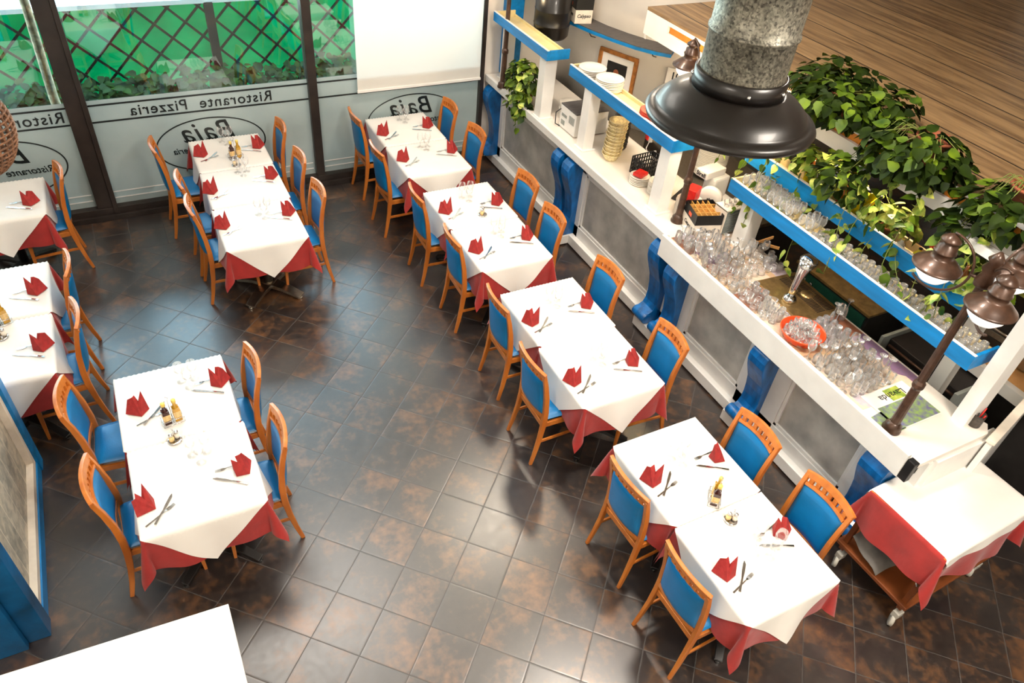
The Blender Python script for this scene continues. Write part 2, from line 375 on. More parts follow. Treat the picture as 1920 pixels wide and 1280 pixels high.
def thing(name, label, cat, loc=(0, 0, 0), rotz=0, group=None):
    o = bpy.data.objects.new(name, None); COL.objects.link(o); o.location = loc; o.rotation_euler = (0, 0, rotz)
    o.empty_display_size = .05
    return tag(o, label, cat, group)
def tag(o, label, cat, group=None, kind=None):
    o['label'] = label; o['category'] = cat
    if group: o['group'] = group
    if kind: o['kind'] = kind
    return o
def struct(o): o['kind'] = 'structure'; return o
def dup(root, loc=None, rotz=None, label=None, group=None):
    r = root.copy(); COL.objects.link(r)
    if loc is not None: r.location = loc
    if rotz is not None: r.rotation_euler = (0, 0, rotz)
    if label: r['label'] = label
    if group: r['group'] = group
    for ch in list(root.children):
        c = ch.copy(); COL.objects.link(c); c.parent = r
        for g in list(ch.children):
            d = g.copy(); COL.objects.link(d); d.parent = c
    return r
def text_mesh(txt, size, mat, name, parent=None, mtx=Matrix.Identity(4), shear=0, bold=0, ext=.001, align='CENTER', space=1):
    cu = bpy.data.curves.new('t', 'FONT'); cu.body = txt; cu.size = size; cu.shear = shear; cu.offset = bold; cu.extrude = ext
    cu.align_x = align; cu.align_y = 'CENTER'; cu.resolution_u = 3; cu.space_character = space
    t = bpy.data.objects.new('t', cu); COL.objects.link(t)
    dg = bpy.context.evaluated_depsgraph_get(); dg.update()
    me = bpy.data.meshes.new_from_object(t.evaluated_get(dg)); me.name = name; me.transform(mtx)
    bpy.data.objects.remove(t); me.materials.clear(); me.materials.append(mat)
    o = bpy.data.objects.new(name, me); COL.objects.link(o)
    if parent: o.parent = parent
    return o

# ------------------------------------------------------------------ camera
cam = bpy.data.cameras.new('camera'); co = bpy.data.objects.new('camera', cam); COL.objects.link(co)
R = [[0.8890178251459399, -0.4499025217037059, 0.08505896506206406], [-0.2402232943910442, -0.6164543309491965, -0.7498512030302364], [0.3897949145444267, 0.6461979408963057, -0.6561159545207527]]
mt = Matrix(((R[0][0], -R[1][0], -R[2][0], 0), (R[0][1], -R[1][1], -R[2][1], 0), (R[0][2], -R[1][2], -R[2][2], 4.50629724), (0, 0, 0, 1)))
co.matrix_world = mt; cam.sensor_width = 36; cam.lens = 1374.897/1920*36; cam.clip_start = .05
SC.camera = co

# ------------------------------------------------------------------ setting
WY = 7.85
struct(MB().box(-4.2, 12, -4, 8.0, -.1, 0).build('floor', M['floor']))
struct(MB().box(-4.4, -4.2, -4.2, 8.0, 0, 5.9).build('wall_left', M['white_wall']))
struct(MB().box(-4.4, 12.2, -4.2, -4, 0, 5.9).build('wall_front', M['white_wall']))
struct(MB().box(12, 12.2, -4, 8.05, 0, 5.9).build('wall_right', M['white_wall']))
struct(MB().box(-4.4, 12.2, -4.2, 8.1, 5.9, 6.0).build('ceiling', M['white_wall']))
# wall with the windows: solid beside and above the glazing
wb = MB(); wb.box(3.88, 12.2, 7.86, 8.0, 0, 5.9); wb.box(-4.2, 3.88, 7.86, 8.0, 4.7, 5.9)
struct(wb.build('wall_back', M['white_wall']))
# curved wall behind the bar
path = [(4.86, 7.87), (4.9, 7.3), (4.97, 6.95), (5.07, 6.68), (5.19, 6.45), (5.36, 6.22), (5.6, 6.08), (5.95, 6.02), (6.4, 6.0), (7.2, 6.0), (12.0, 6.0)]
cw = MB(); n = len(path)
vs = [(x, y, z) for z in (0, 5.9) for x, y in path]
cw.add(vs, [(i, n+i, n+i+1, i+1) for i in range(n-1)], True)
cwo = cw.build('wall_bar', M['white_wall'], solid=.03); struct(cwo)
# blue pilaster in the corner by the blind
struct(MB().box(4.12, 4.33, 7.74, 7.86, 1.1, 5.9).build('trim_1', M['blue_paint'], bevel=.006))

# window frames and panes
FR = M['dark_frame']
posts = [(-4.2, -4.05), (-2.62, -2.5), (-.53, -.385), (1.79, 1.885), (3.84, 3.89)]
fr = MB()
for a, b in posts: fr.box(a, b, 7.78, 7.92, 0, 4.7)
fr.box(-4.2, 3.88, 7.76, 7.94, 0, .13); fr.box(-4.2, 3.88, 7.78, 7.92, 4.58, 4.7)
fr.box(-.385, -.34, 7.75, 7.80, 0.02, 4.7); fr.box(-4.2, 3.84, 7.73, 7.77, 0, .06)
fo = fr.build('trim_2', FR, bevel=.004); struct(fo)
MIR = Matrix.Translation((0, 0, 0))
def wall_text_mtx(x, z, y=7.838):
    # readable from outside (+y side), seen mirrored from the room
    return Matrix.Translation((x, y, z)) @ Matrix.Rotation(pi, 4, 'Z') @ Matrix.Rotation(pi/2, 4, 'X')
def ring(mb, cx, cz, rx, rz, w, y, a0=0, a1=2*pi, n=64):
    vs = []
    for i in range(n+1):
        a = a0+(a1-a0)*i/n
        vs += [(cx+rx*cos(a), y, cz+rz*sin(a)), (cx+(rx-w)*cos(a), y, cz+(rz-w)*sin(a))]
    mb.add(vs, [(2*i, 2*i+1, 2*i+3, 2*i+2) for i in range(n)])
for wi, (x0, x1, lx, bx) in enumerate([(-4.05, -2.62, -3.3, -3.3), (-2.5, -.53, -1.26, -1.22), (-.385, 1.79, .71, .72), (1.885, 3.84, 3.0, 3.0)]):
    w = struct(MB().box(x0, x1, 7.846, 7.854, .13, 4.58).build('window_%d' % (wi+1), M['pane']))
    fm = MB(); fm.add([(x0, 7.842, .13), (x1, 7.842, .13), (x1, 7.842, 1.255), (x0, 7.842, 1.255)], [(0, 1, 2, 3)]); fm.build('frosted_film', M['film'], w)
    st = MB()
    for z in (1.205, 1.035): st.box(x0, x1, 7.8385, 7.8395, z-.009, z+.009)
    ring(st, bx, .66, .56, .30, .014, 7.8385)
    for z in (.27, .20):
        st2 = MB(); st2.box(x0+.02, x1-.02, 7.8375, 7.8392, z-.006, z+.006); st2.build('film_seam', M['white_paint'], w)
    st.build('film_stripe', M['dark_stripe'], w)
    if wi < 3:
        text_mesh('Ristorante  Pizzeria', .155, M['dark_stripe'], 'lettering', w, wall_text_mtx(lx, 1.115), bold=.0015, space=1.12)
    text_mesh('Baia', .30, M['dark_stripe'], 'lettering', w, wall_text_mtx(bx, .80), shear=.35, bold=.002, space=1.1)
    text_mesh('Ristorante', .10, M['dark_stripe'], 'lettering', w, wall_text_mtx(bx+.23, .62), shear=.3, bold=.001)
    text_mesh('Pizzeria', .10, M['dark_stripe'], 'lettering', w, wall_text_mtx(bx-.24, .62), shear=.3, bold=.001)

# white roller blind
bl = MB()
bl.grid(12, 16, lambda a, b: (2.325+1.5*a, 7.765+.004*sin(a*9)+.003*sin(b*7), 1.085+2.7*b))
blo = thing('roller_blind', 'large white roller blind pulled down over the right hand window', 'blind', (2.3, 7.77, 1.08))
def absolute(o, parent):
    o.parent = parent; o.location = -Vector(parent.location); return o
absolute(bl.build('blind_fabric', M['blind']), blo)
absolute(MB().box(2.32, 3.83, 7.752, 7.778, 1.07, 1.10).build('bottom_bar', M['white_paint'], bevel=.004), blo)
absolute(MB().tube([(2.3, 7.8, 3.8), (3.84, 7.8, 3.8)], .035, 12).build('roller', M['white_paint']), blo)

# outside
struct(MB().box(-9, 12, 8.0, 16, -.12, -.02).build('ground', M['ground']))
fe = thing('trellis_fence', 'dark lattice fence backed with green fabric outside the window', 'fence', (0, 9.65, 0))
lt = MB()
for k in range(-20, 26):
    for sg in (1, -1):
        x = k*.34; pts = []
        za, zb = .15, 1.55
        xa = x; xb = x+sg*(zb-za)
        lt.sweep([(xa, 9.6+.012*sg, za), (xb, 9.6+.012*sg, zb)], .028, .012, (1, 0, 0))
absolute(lt.build('lattice', FR), fe)
absolute(MB().box(-8, 9, 9.66, 9.67, 0, 1.55).build('fabric_screen', M['green_fabric']), fe)
absolute(MB().box(-8, 9, 9.56, 9.68, 1.55, 1.60).build('top_rail', M['white_paint']), fe)
for px in (-5.2, -2.6, 1.13, 3.3):
    absolute(MB().box(px-.05, px+.05, 9.56, 9.64, 0, 1.56).build('fence_post', FR), fe)
def leaves(mb, rnd, pts_fn, n, size, up=.6, mats=1):
    for _ in range(n):
        p, out = pts_fn(rnd)
        s = size*rnd.uniform(.7, 1.25)
        nrm = (Vector(out)*.8+Vector((rnd.uniform(-.6, .6), rnd.uniform(-.6, .6), up+rnd.uniform(-.3, .5)))).normalized()
        d = Vector((rnd.uniform(-1, 1), rnd.uniform(-1, 1), rnd.uniform(-.9, .3)))+Vector(out)*.9
        d = (d-nrm*d.dot(nrm)); d.normalize(); sd = nrm.cross(d)
        P = Vector(p)
        pr = [(0, 0, 0), (.34, .02, .05), (.5, .3, .09), (.40, .62, .06), (0, 1.08, -.08), (-.40, .62, .06), (-.5, .3, .09), (-.34, .02, .05), (0, .35, -.03), (0, .7, -.03)]
        vs = [P+sd*a*s*.85+d*b*s+nrm*c*s for a, b, c in pr]
        mb.cur = rnd.randrange(mats)
        mb.add(vs, [(0, 1, 8), (1, 2, 8), (2, 3, 9, 8), (3, 4, 9), (0, 8, 7), (7, 8, 6), (6, 8, 9, 5), (5, 9, 4)], True)
    mb.cur = 0
def blob_pts(c, r, hollow=.55):
    def f(rnd):
        while True:
            v = Vector((rnd.uniform(-1, 1), rnd.uniform(-1, 1), rnd.uniform(-1, 1)))
            if hollow < v.length < 1: break
        return (c[0]+v.x*r[0], c[1]+v.y*r[1], c[2]+v.z*r[2]), v.normalized()
    return f
for i, (x, w, h, lab, ms) in enumerate([(-2.6, .7, 1.0, 'sunlit bush at the far left beyond the window', ['hedge', 'leaf']), (.3, .9, .62, 'dark bush in front of the trellis behind the middle window', ['hedge', 'hedge']), (1.9, .8, .7, 'dark bush in front of the trellis left of the blind', ['hedge', 'hedge'])]):
    if i: continue
    b = thing('garden_bush', lab, 'bush', (x, 9.0, 0), group=None)
    mb = MB(); leaves(mb, random.Random(30+i), blob_pts((0, 0, h*.62), (w, .3, h*.5), .2), 700, .09, mats=2); mb.build('foliage', [M[q] for q in ms], b)
    MB().tube([(0, 0, 0), (.02, 0, h*.5)], .02, 6).build('stem', M['stem'], b)
pb = thing('planter_hedge', 'long dark planter with a low hedge in front of the trellis', 'hedge', (1.5, 9.3, 0))
absolute(MB().box(-1.6, 8, 9.12, 9.5, 0, .55).build('planter_box', M['kitchen_dark']), pb)
mb = MB(); rq = random.Random(41)
def hp(r_):
    return (r_.uniform(-1.6, 8), r_.uniform(9.1, 9.5), r_.uniform(.5, .86)), Vector((r_.uniform(-.5, .5), -.6, .5)).normalized()
leaves(mb, rq, hp, 2600, .10, .5, 1); absolute(mb.build('hedge_leaves', M['leaf_dark']), pb)
tag(MB().box(-4.2, -1.75, 9.3, 9.36, 0, 1.5).build('blue_panel', M['blue_paint']), 'bright blue panel outside beyond the left window', 'panel')
tk = MB(); tk.tube([(-.60, 8.15, -.02), (-.60, 8.16, .6), (-.62, 8.16, 1.2), (-.6, 8.17, 2.0), (-.6, 8.2, 3.2)], [.05, .045, .045, .04, .035], 10)
tag(tk.build('pale_strip_pole', M['scarf']), 'pale pole added outside for the strip along the left window post', 'pole')  # pole added to stand for a pale strip along the post

# ------------------------------------------------------------------ chairs
def make_chair():
    t = thing('dining_chair', 'chair', 'chair')
    # seat cushion
    s = MB(); s.pad(lambda u, v: (.015+u*.205, v*(.19+.015*u), .458+.004*(1-u*u)), (0, 0, 1), .027)
    s.build('seat', M['blue_seat'], t)
    fr = MB()
    fr.box(.185, .207, -.185, .185, .385, .432)
    fr.box(-.2, -.178, -.165, .165, .385, .432)
    for sg in (1, -1):
        fr.sweep([(-.185, sg*.176, .408), (.19, sg*.188, .408)], .02, .046, (0, 1, 0))
    fr.build('seat_frame', M['wood'], t, bevel=.003)
    for sg in (1, -1):
        mb = MB(); pts = [(-.262, sg*.196, 0), (-.232, sg*.19, .13), (-.205, sg*.184, .28), (-.188, sg*.181, .43), (-.186, sg*.18, .55), (-.198, sg*.18, .7), (-.22, sg*.181, .83), (-.248, sg*.183, .945)]
        mb.sweep(pts, [.022, .024, .027, .03, .03, .03, .029, .028], [.026, .032, .038, .044, .042, .038, .034, .03], (0, 1, 0))
        mb.build('leg', M['wood'], t, bevel=.005)
        mb = MB(); mb.sweep([(.178, sg*.175, .42), (.182, sg*.178, .25), (.190, sg*.182, 0)], [.034, .03, .02], [.034, .03, .02], (0, 1, 0))
        mb.build('leg', M['wood'], t, bevel=.004)
        mb = MB(); mb.sweep([(-.2, sg*.184, .235), (.182, sg*.18, .235)], .013, .024, (0, 1, 0)); mb.build('stretcher', M['wood'], t, bevel=.002)
    cv = lambda y: .03*(1-(y/.185)**2)
    # crest rail: curved in plan and arched
    ys = [-.197+.394*i/12 for i in range(13)]
    mb = MB(); mb.sweep([(-.243-cv(y)-.004, y, .942+.016*(1-(y/.2)**2)) for y in ys], [.050]*13, [.026]*13, (-.25, 0, 1)); mb.build('crest_rail', M['wood'], t, bevel=.006)
    mb = MB(); mb.sweep([(-.226-cv(y), y, .878+.010*(1-(y/.2)**2)) for y in ys[1:-1]], .02, .022, (-.2, 0, 1)); 
    for k in range(7):
        y = (-3+k)*.0465
        mb.box(-.248-cv(y), -.226-cv(y), y-.014, y+.014, .886+.008*(1-(y/.2)**2), .922+.013*(1-(y/.2)**2))
    mb.build('slotted_rail', M['wood'], t)
    mb = MB(); mb.sweep([(-.194-cv(y)*.8, y, .505) for y in ys[1:-1]], .038, .022, (0, 0, 1)); mb.build('lower_rail', M['wood'], t, bevel=.003)
    # padded back
    mb = MB()
    def P(u, v):
        z = .695+v*.172; y = u*.164; x = -.197-.028*((z-.55)/.32 if z > .55 else 0)-.9*cv(y)
        return (x, y, z+.006*(1-u*u)*v)
    mb.pad(P, (1, 0, -.08), .019, 10, 8, 8); mb.build('backrest', M['blue_seat'], t)
    return t
chair0 = make_chair(); used = []
def chair(x, y, side, label, tilt=0):
    """x,y = middle of the crest rail on plan; side -1 = sits on the left, faces right"""
    rz = (0 if side < 0 else pi)+tilt
    cx = x+.25*cos(rz); cy = y+.25*sin(rz)
    if not used: o = chair0; o.location = (cx, cy, 0); o.rotation_euler = (0, 0, rz); o['label'] = label; o['group'] = 'blue padded dining chairs'; used.append(1); return o
    return dup(chair0, (cx, cy, 0), rz, label, 'blue padded dining chairs')

# ------------------------------------------------------------------ tables
def drape(ax, ay, diamond, hx, hy, zt, seed, tuck=(), off=0.0, amp=.03, flare=.10, foldk=.24, nn=44, hole=None):
    """cloth laid over a table of half sizes ax, ay; tuck = sides pressed between two tables"""
    rnd = random.Random(seed); ph = [rnd.uniform(0, 6.3) for _ in range(6)]; rr_ = .012
    a_x, a_y = ax+off, ay+off
    def side(e, fl, wv):
        if e <= rr_*pi/2: return rr_*sin(e/rr_)-0, -rr_*(1-cos(e/rr_))
        h = e-rr_*pi/2
        o = rr_+fl*h+wv*h
        return o, -rr_-h*sqrt(max(0, 1-fl*fl))
    def mp(s, t):
        ex = abs(s)-(a_x-rr_); ey = abs(t)-(a_y-rr_); sx = 1 if s > 0 else -1; sy = 1 if t > 0 else -1
        tx = ('+x' if sx > 0 else '-x') in tuck; ty = ('+y' if sy > 0 else '-y') in tuck
        if ex <= 0 and ey <= 0:
            return (s, t, zt+.0015*sin(7*s+ph[0])*sin(6*t+ph[1]))
        if ey <= 0:
            win = max(0, 1-(t/a_y)**4)
            fl = 0 if tx else flare; wv = 0 if tx else amp*10*win*(.5*sin(9*t+ph[2])+.5*sin(17*t+ph[3]))*.35
            o, z = side(ex, fl*win, wv); return (sx*(a_x-rr_+(o if not tx else min(o, rr_*.6))), t, zt+z)
        if ex <= 0:
            win = max(0, 1-(s/a_x)**4)
            fl = 0 if ty else flare; wv = 0 if ty else amp*10*win*(.5*sin(9*s+ph[4])+.5*sin(17*s+ph[5]))*.35
            o, z = side(ey, fl*win, wv); return (s, sy*(a_y-rr_+(o if not ty else min(o, rr_*.6))), zt+z)
        r = sqrt(ex*ex+ey*ey); f = atan2(ey, ex)
        o, z = side(r, 0, 0)
        k = foldk*r*sin(2*f)
        if tx and ty: th = pi/4; k = 0
        elif ty: th = 0; k *= .7
        elif tx: th = pi/2; k *= .7
        else: th = pi/4+(f-pi/4)*1.7
        z *= (1-.12*sin(2*f))
        bx, by = min(o, rr_)*cos(f), min(o, rr_)*sin(f)
        x = a_x-rr_+bx+k*cos(th); y = a_y-rr_+by+k*sin(th)
        if ty: y = min(y, a_y-rr_*.4)
        if tx: x = min(x, a_x-rr_*.4)
        return (sx*x, sy*y, zt+z)
    mb = MB()
    if diamond:
        H = hx
        def fn(a, b):
            p = (a*2-1)*H; q = (b*2-1)*H; c = sqrt(.5)
            return mp((p-q)*c, (p+q)*c)
    else:
        def fn(a, b): return mp((a*2-1)*hx, (b*2-1)*hy)
    mb.grid(nn, nn, fn); return mb

def make_table(metal, fw=1.0):
    t = thing('dining_table', 'table', 'table')
    MB().box(-.345, .345, -.345, .345, .715, .745).build('tabletop', M['wood_dark'], t, bevel=.004)
    MB().lathe([(.038, .05), (.038, .70), (.12, .715)], 16).build('column', metal, t)
    mb = MB()
    for k in range(4):
        a = pi/4+k*pi/2; mb.sweep([(0, 0, .09), (.16*cos(a), .16*sin(a), .075), (.34*cos(a), .34*sin(a), .03)], [.075*fw, .06*fw, .055*fw], [.05, .035, .022], (-sin(a), cos(a), 0))
        mb.lathe([(.02, 0), (.02, .02)], 10, (.33*cos(a), .33*sin(a), 0))
    mb.build('base', metal, t, bevel=.004)
    return t
tb_chrome = make_table(M['steel'], 1.7); tb_black = make_table(M['black_metal']); tused = set()
def table(x, y, desc, seed, tuck=(), chrome=False, hang=.30, ax=.35, ay=.35):
    src = tb_chrome if chrome else tb_black
    lab = 'square table under cloths, '+desc
    if src.name not in tused: tused.add(src.name); o = src; o.location = (x, y, 0); o['label'] = lab
    else: o = dup(src, (x, y, 0), 0, lab)
    o['group'] = 'square restaurant tables'
    r = drape(ax, ay, False, ax+hang, ay+hang, .7475, seed, tuck, off=.004, amp=.03, flare=.10).build('red_tablecloth', M['red_cloth'], loc=(x, y, 0))
    tag(r, 'red undercloth, table '+desc, 'tablecloth', 'red tablecloths')
    w = drape(ax, ay, True, .497, .497, .7515, seed, tuck, off=.009, amp=.03, flare=.115).build('white_tablecloth', M['white_cloth'], loc=(x, y, 0))
    tag(w, 'white top cloth, table '+desc, 'tablecloth', 'white tablecloths')

P_ = .713
sets = {
 'A': ('single one at the left edge', -1.20, [7.09], ['']),
 'B': ('of the pair at the left edge by the blue partition', -1.235, [5.625, 4.91], ['the one nearer the window', 'the one nearer the partition']),
 'C': ('of the row of three in front of the middle window', .825, [7.44, 6.725, 6.08], []),
}
table(-1.22, 7.08, 'single one at the left edge', 1)
table(-1.235, 5.625, 'left edge pair, window half', 2, ('-y',))
table(-1.235, 4.91, 'left edge pair, half beside the blue partition', 3, ('+y',))
table(.835, 7.42, 'window end of the row of three', 4, ('-y',))
table(.83, 6.705, 'middle of the row of three', 5, ('+y', '-y'))
table(.815, 5.99, 'room end of the row of three', 6, ('+y',), chrome=True)
table(2.75, 7.42, 'by the white blind, window half', 7, ('-y',))
table(2.745, 6.705, 'by the white blind, room half', 8, ('+y',))
table(2.77, 5.68, 'second pair along the bar, window half', 9, ('-y',))
table(2.76, 4.965, 'second pair along the bar, room half', 10, ('+y',))
table(2.765, 3.92, 'third pair along the bar, window half', 11, ('-y',))
table(2.745, 3.205, 'third pair along the bar, room half', 12, ('+y',))
table(2.745, 2.13, 'nearest pair along the bar, far half', 13, ('-y',))
table(2.74, 1.415, 'nearest pair along the bar, near half', 14, ('+y',))
table(-.185, 4.0, 'front left pair, far half', 15, ('-y',))
table(-.17, 3.29, 'front left pair, near half', 16, ('+y',))

LEFT, RIGHT = -1, 1
CH = [(-.81, 4.07, LEFT, 'far chair on the left of the front left tables, angled out', -.07),
 (-.71, 3.32, LEFT, 'near chair on the left of the front left tables', .0),
 (.345, 3.98, RIGHT, 'far chair on the right of the front left tables', .03),
 (.365, 3.32, RIGHT, 'near chair on the right of the front left tables', -.02),
 (.135, 7.37, LEFT, 'left side of the row of three tables, nearest the window', .0),
 (.265, 6.62, LEFT, 'left side of the row of three tables, middle one', 0),
 (.28, 6.14, LEFT, 'left side of the row of three tables, nearest the viewer', .0),
 (1.385, 7.46, RIGHT, 'right side of the row of three tables, nearest the window', 0),
 (1.4, 6.76, RIGHT, 'right side of the row of three tables, middle one', .02),
 (1.4, 6.09, RIGHT, 'right side of the row of three tables, nearest the viewer', .03),
 (2.19, 7.49, LEFT, 'left of the tables by the blind, nearer the window', .02),
 (2.16, 6.67, LEFT, 'left of the tables by the blind, farther from the window', .03),
 (3.32, 7.46, RIGHT, 'bar side of the tables by the blind, nearer the window', 0),
 (3.34, 6.77, RIGHT, 'bar side of the tables by the blind, farther from the window', .05),
 (2.22, 5.72, LEFT, 'left of the second pair along the bar, far one', -.03),
 (2.25, 4.94, LEFT, 'left of the second pair along the bar, near one', -.03),
 (3.38, 5.64, RIGHT, 'bar side of the second pair of tables, far one', .04),
 (3.315, 4.98, RIGHT, 'bar side of the second pair of tables, near one', 0),
 (2.235, 4.0, LEFT, 'left of the third pair along the bar, far one', -.02),
 (2.16, 3.27, LEFT, 'left of the third pair along the bar, near one', 0),
 (3.33, 4.04, RIGHT, 'bar side of the third pair of tables, far one', .03),
 (3.32, 3.12, RIGHT, 'bar side of the third pair of tables, near one', -.06),
 (2.21, 2.08, LEFT, 'left of the nearest pair along the bar, far one', .04),
 (2.165, 1.42, LEFT, 'left of the nearest pair along the bar, near one', .02),
 (3.29, 2.09, RIGHT, 'bar side of the nearest pair of tables, far one', 0),
 (3.33, 1.48, RIGHT, 'bar side of the nearest pair of tables, near one', 0),
 (-.70, 7.11, RIGHT, 'at the left edge table nearest the window', .12),
 (-.715, 5.58, RIGHT, 'at the left edge pair of tables, far one', -.03),
 (-.695, 4.92, RIGHT, 'at the left edge pair of tables, near one', .04)]
for x, y, s, lab, tl in CH: chair(x, y, s, 'blue padded chair, '+lab, tl)

# ------------------------------------------------------------------ place settings
def make_napkin(seed, mx=1):
    rnd = random.Random(seed); j = lambda a: rnd.uniform(-a, a)
    # standing sail fold: two raised wings meeting at a point on the cloth, pleats tucked behind
    P = {'B': (0, -.055, .003), 'R': (.062, -.005, .003), 'T': (.05+j(.008), .035, .118+j(.012)), 'M': (.002, .0, .058), 'U': (-.022+j(.008), .035, .10+j(.012)), 'L': (-.088, .012, .004),
         'K': (.03, .055, .003), 'J': (-.03, .05, .003), 'N': (.012, .022, .066), 'V': (-.002, .05, .095+j(.01)), 'W': (-.05, .045, .082+j(.01)), 'X': (-.04, .018, .05)}
    k = list(P); vs = [(P[q][0]*mx*.9, P[q][1]*.95, P[q][2]*1.1) for q in k]; ix = {q: i for i, q in enumerate(k)}
    fs = [tuple(ix[c] for c in f) for f in ('BRTM', 'BMUX', 'BXL', 'RKT', 'TNM', 'TKN', 'MNVU', 'NKJV', 'XUW', 'WLX', 'WJL', 'UVJW')]
    mb = MB(); mb.add(vs, fs, False)
    return mb.build('folded_napkin', M['red_napkin'], solid=.003)
naps = [make_napkin(s) for s in (1, 2)]; napsR = [make_napkin(s, -1) for s in (3, 4)]
for o in naps+napsR: o.modifiers.new('b', 'BEVEL').width = .0008
def make_fork():
    t = MB()
    t.sweep([(-.10, 0, .003), (-.03, 0, .004), (.03, 0, .006), (.045, 0, .004)], [.011, .008, .005, .016], [.002, .002, .002, .0015], (0, 1, 0))
    t.sweep([(.045, 0, .004), (.065, 0, .003)], [.018, .024], .0015, (0, 1, 0))
    for k in range(4):
        y = -.009+.006*k; t.sweep([(.063, y, .003), (.1, y*.9, .006)], [.0035, .002], .0015, (0, 1, 0))
    return t.build('fork', M['chrome'])
def make_knife():
    t = MB()
    t.sweep([(-.11, 0, .004), (-.06, 0, .005), (-.01, 0, .005)], [.014, .011, .009], [.005, .006, .005], (0, 1, 0))
    t.sweep([(-.01, 0, .004), (.03, .001, .004), (.09, .003, .004), (.112, .007, .004)], [.01, .017, .017, .004], .0015, (0, 1, 0))
    return t.build('table_knife', M['chrome'])
fork0, knife0 = make_fork(), make_knife(); first = {'n': 0}
def place(src_list, key, loc, rz, label, group, cat, sc=1):
    i = first.setdefault(key, 0); first[key] = i+1
    if i < len(src_list): o = src_list[i]
    else: o = src_list[i % len(src_list)].copy(); COL.objects.link(o)
    o.location = loc; o.rotation_euler = (0, 0, rz); o.scale = (sc, sc, sc)
    return tag(o, label, cat, group)
SET = [(-.41, 3.97, 0, 'far left seat of the front left tables', .4), (-.46, 3.16, 0, 'near left seat of the front left tables', 1.2), (.11, 4.05, 1, 'far right seat of the front left tables', .2), (.1, 3.22, 1, 'near right seat of the front left tables', -.3),
 (.56, 7.42, 0, 'left window end seat of the row of three', .5), (.52, 6.66, 0, 'left middle seat of the row of three', .5), (.51, 6.02, 0, 'left near seat of the row of three', .5), (1.12, 7.44, 1, 'right window end seat of the row of three', .1), (1.1, 6.77, 1, 'right middle seat of the row of three', .1), (1.09, 6.06, 1, 'right near seat of the row of three', .1),
 (2.47, 7.34, 0, 'left window side seat by the blind', .4), (2.47, 6.71, 0, 'left seat by the blind away from the window', .4), (3.0, 7.38, 1, 'bar side window seat by the blind', .3), (3.03, 6.74, 1, 'bar side seat by the blind away from the window', .2),
 (2.49, 5.61, 0, 'far left seat of the second pair along the bar', .3), (2.49, 4.91, 0, 'near left seat of the second pair along the bar', .2), (3.02, 5.6, 1, 'far bar side seat of the second pair', .3), (3.02, 4.95, 1, 'near bar side seat of the second pair', .2),
 (2.48, 3.84, 0, 'far left seat of the third pair along the bar', -.1), (2.45, 3.12, 0, 'near left seat of the third pair along the bar', -.1), (3.02, 3.87, 1, 'far bar side seat of the third pair', .2), (2.99, 3.13, 1, 'near bar side seat of the third pair', .1),
 (2.46, 2.12, 0, 'far left seat of the nearest pair along the bar', -.2), (2.47, 1.38, 0, 'near left seat of the nearest pair along the bar', -.2), (3.0, 2.11, 1, 'far bar side seat of the nearest pair', -.2), (2.98, 1.46, 1, 'near bar side seat of the nearest pair', .5),
 (-.98, 6.95, 1, 'left edge table nearest the window', .2), (-.97, 5.56, 1, 'far seat of the left edge pair', .2), (-.95, 4.86, 1, 'near seat of the left edge pair', .2)]
for i, (x, y, rt, lab, a) in enumerate(SET):
    base = pi if rt else 0
    place(napsR if rt else naps, 'nR' if rt else 'n', (x, y, .7535), (a-.3)*(1 if not rt else -1), 'red napkin folded as a sail, '+lab, 'folded red napkins', 'napkin', 1.05)
    s = -1 if rt else 1
    place([knife0], 'k', (x+s*.085, y-.055, .7535), (.75 if not rt else pi-.55)+a*.2, 'knife by the napkin, '+lab, 'table knives', 'knife')
    place([fork0], 'f', (x+s*.06, y+(.055 if rt else -.09), .7535), (.3 if not rt else pi+.1)+a*.2, 'fork by the napkin, '+lab, 'forks', 'fork')

# stemware
def glass_mesh(kind, n=14):
    if kind == 'wine': pr = [(.032, 0), (.030, .003), (.006, .008), (.004, .03), (.004, .065), (.012, .075), (.030, .095), (.036, .12), (.033, .145), (.030, .162)]
    elif kind == 'flute': pr = [(.028, 0), (.026, .003), (.005, .008), (.004, .07), (.012, .08), (.02, .11), (.023, .15), (.021, .19)]
    elif kind == 'tumbler': pr = [(.001, .006), (.028, .006), (.028, 0), (.031, .03), (.035, .09)]
    elif kind == 'cup': pr = [(.012, .004), (.025, .004), (.025, 0), (.034, .03), (.04, .05)]
    return MB().lathe(pr, n, cap0=False, cap1=False).mesh(kind, M['tumbler'])
GM = {k: glass_mesh(k) for k in ('wine', 'flute', 'tumbler', 'cup')}
def glass(kind, name, loc, label, cat, group, flip=False, tiltv=None, h=.162):
    o = bpy.data.objects.new(name, GM[kind]); COL.objects.link(o)
    if flip: o.rotation_euler = (pi, 0, RND.uniform(0, 6)); o.location = (loc[0], loc[1], loc[2]+h)
    else: o.rotation_euler = (0, 0, RND.uniform(0, 6)); o.location = loc
    if tiltv: o.rotation_euler = tiltv
    if kind != 'table': o.scale = (.9, .9, 1)
    return tag(o, label, cat, group)
clear_table = M['glass']
GM['table'] = MB().lathe([(.032, 0), (.030, .003), (.006, .008), (.004, .03), (.004, .065), (.012, .075), (.030, .095), (.036, .12), (.033, .145), (.030, .162)], 16, cap0=False, cap1=False).mesh('table_glass', clear_table)
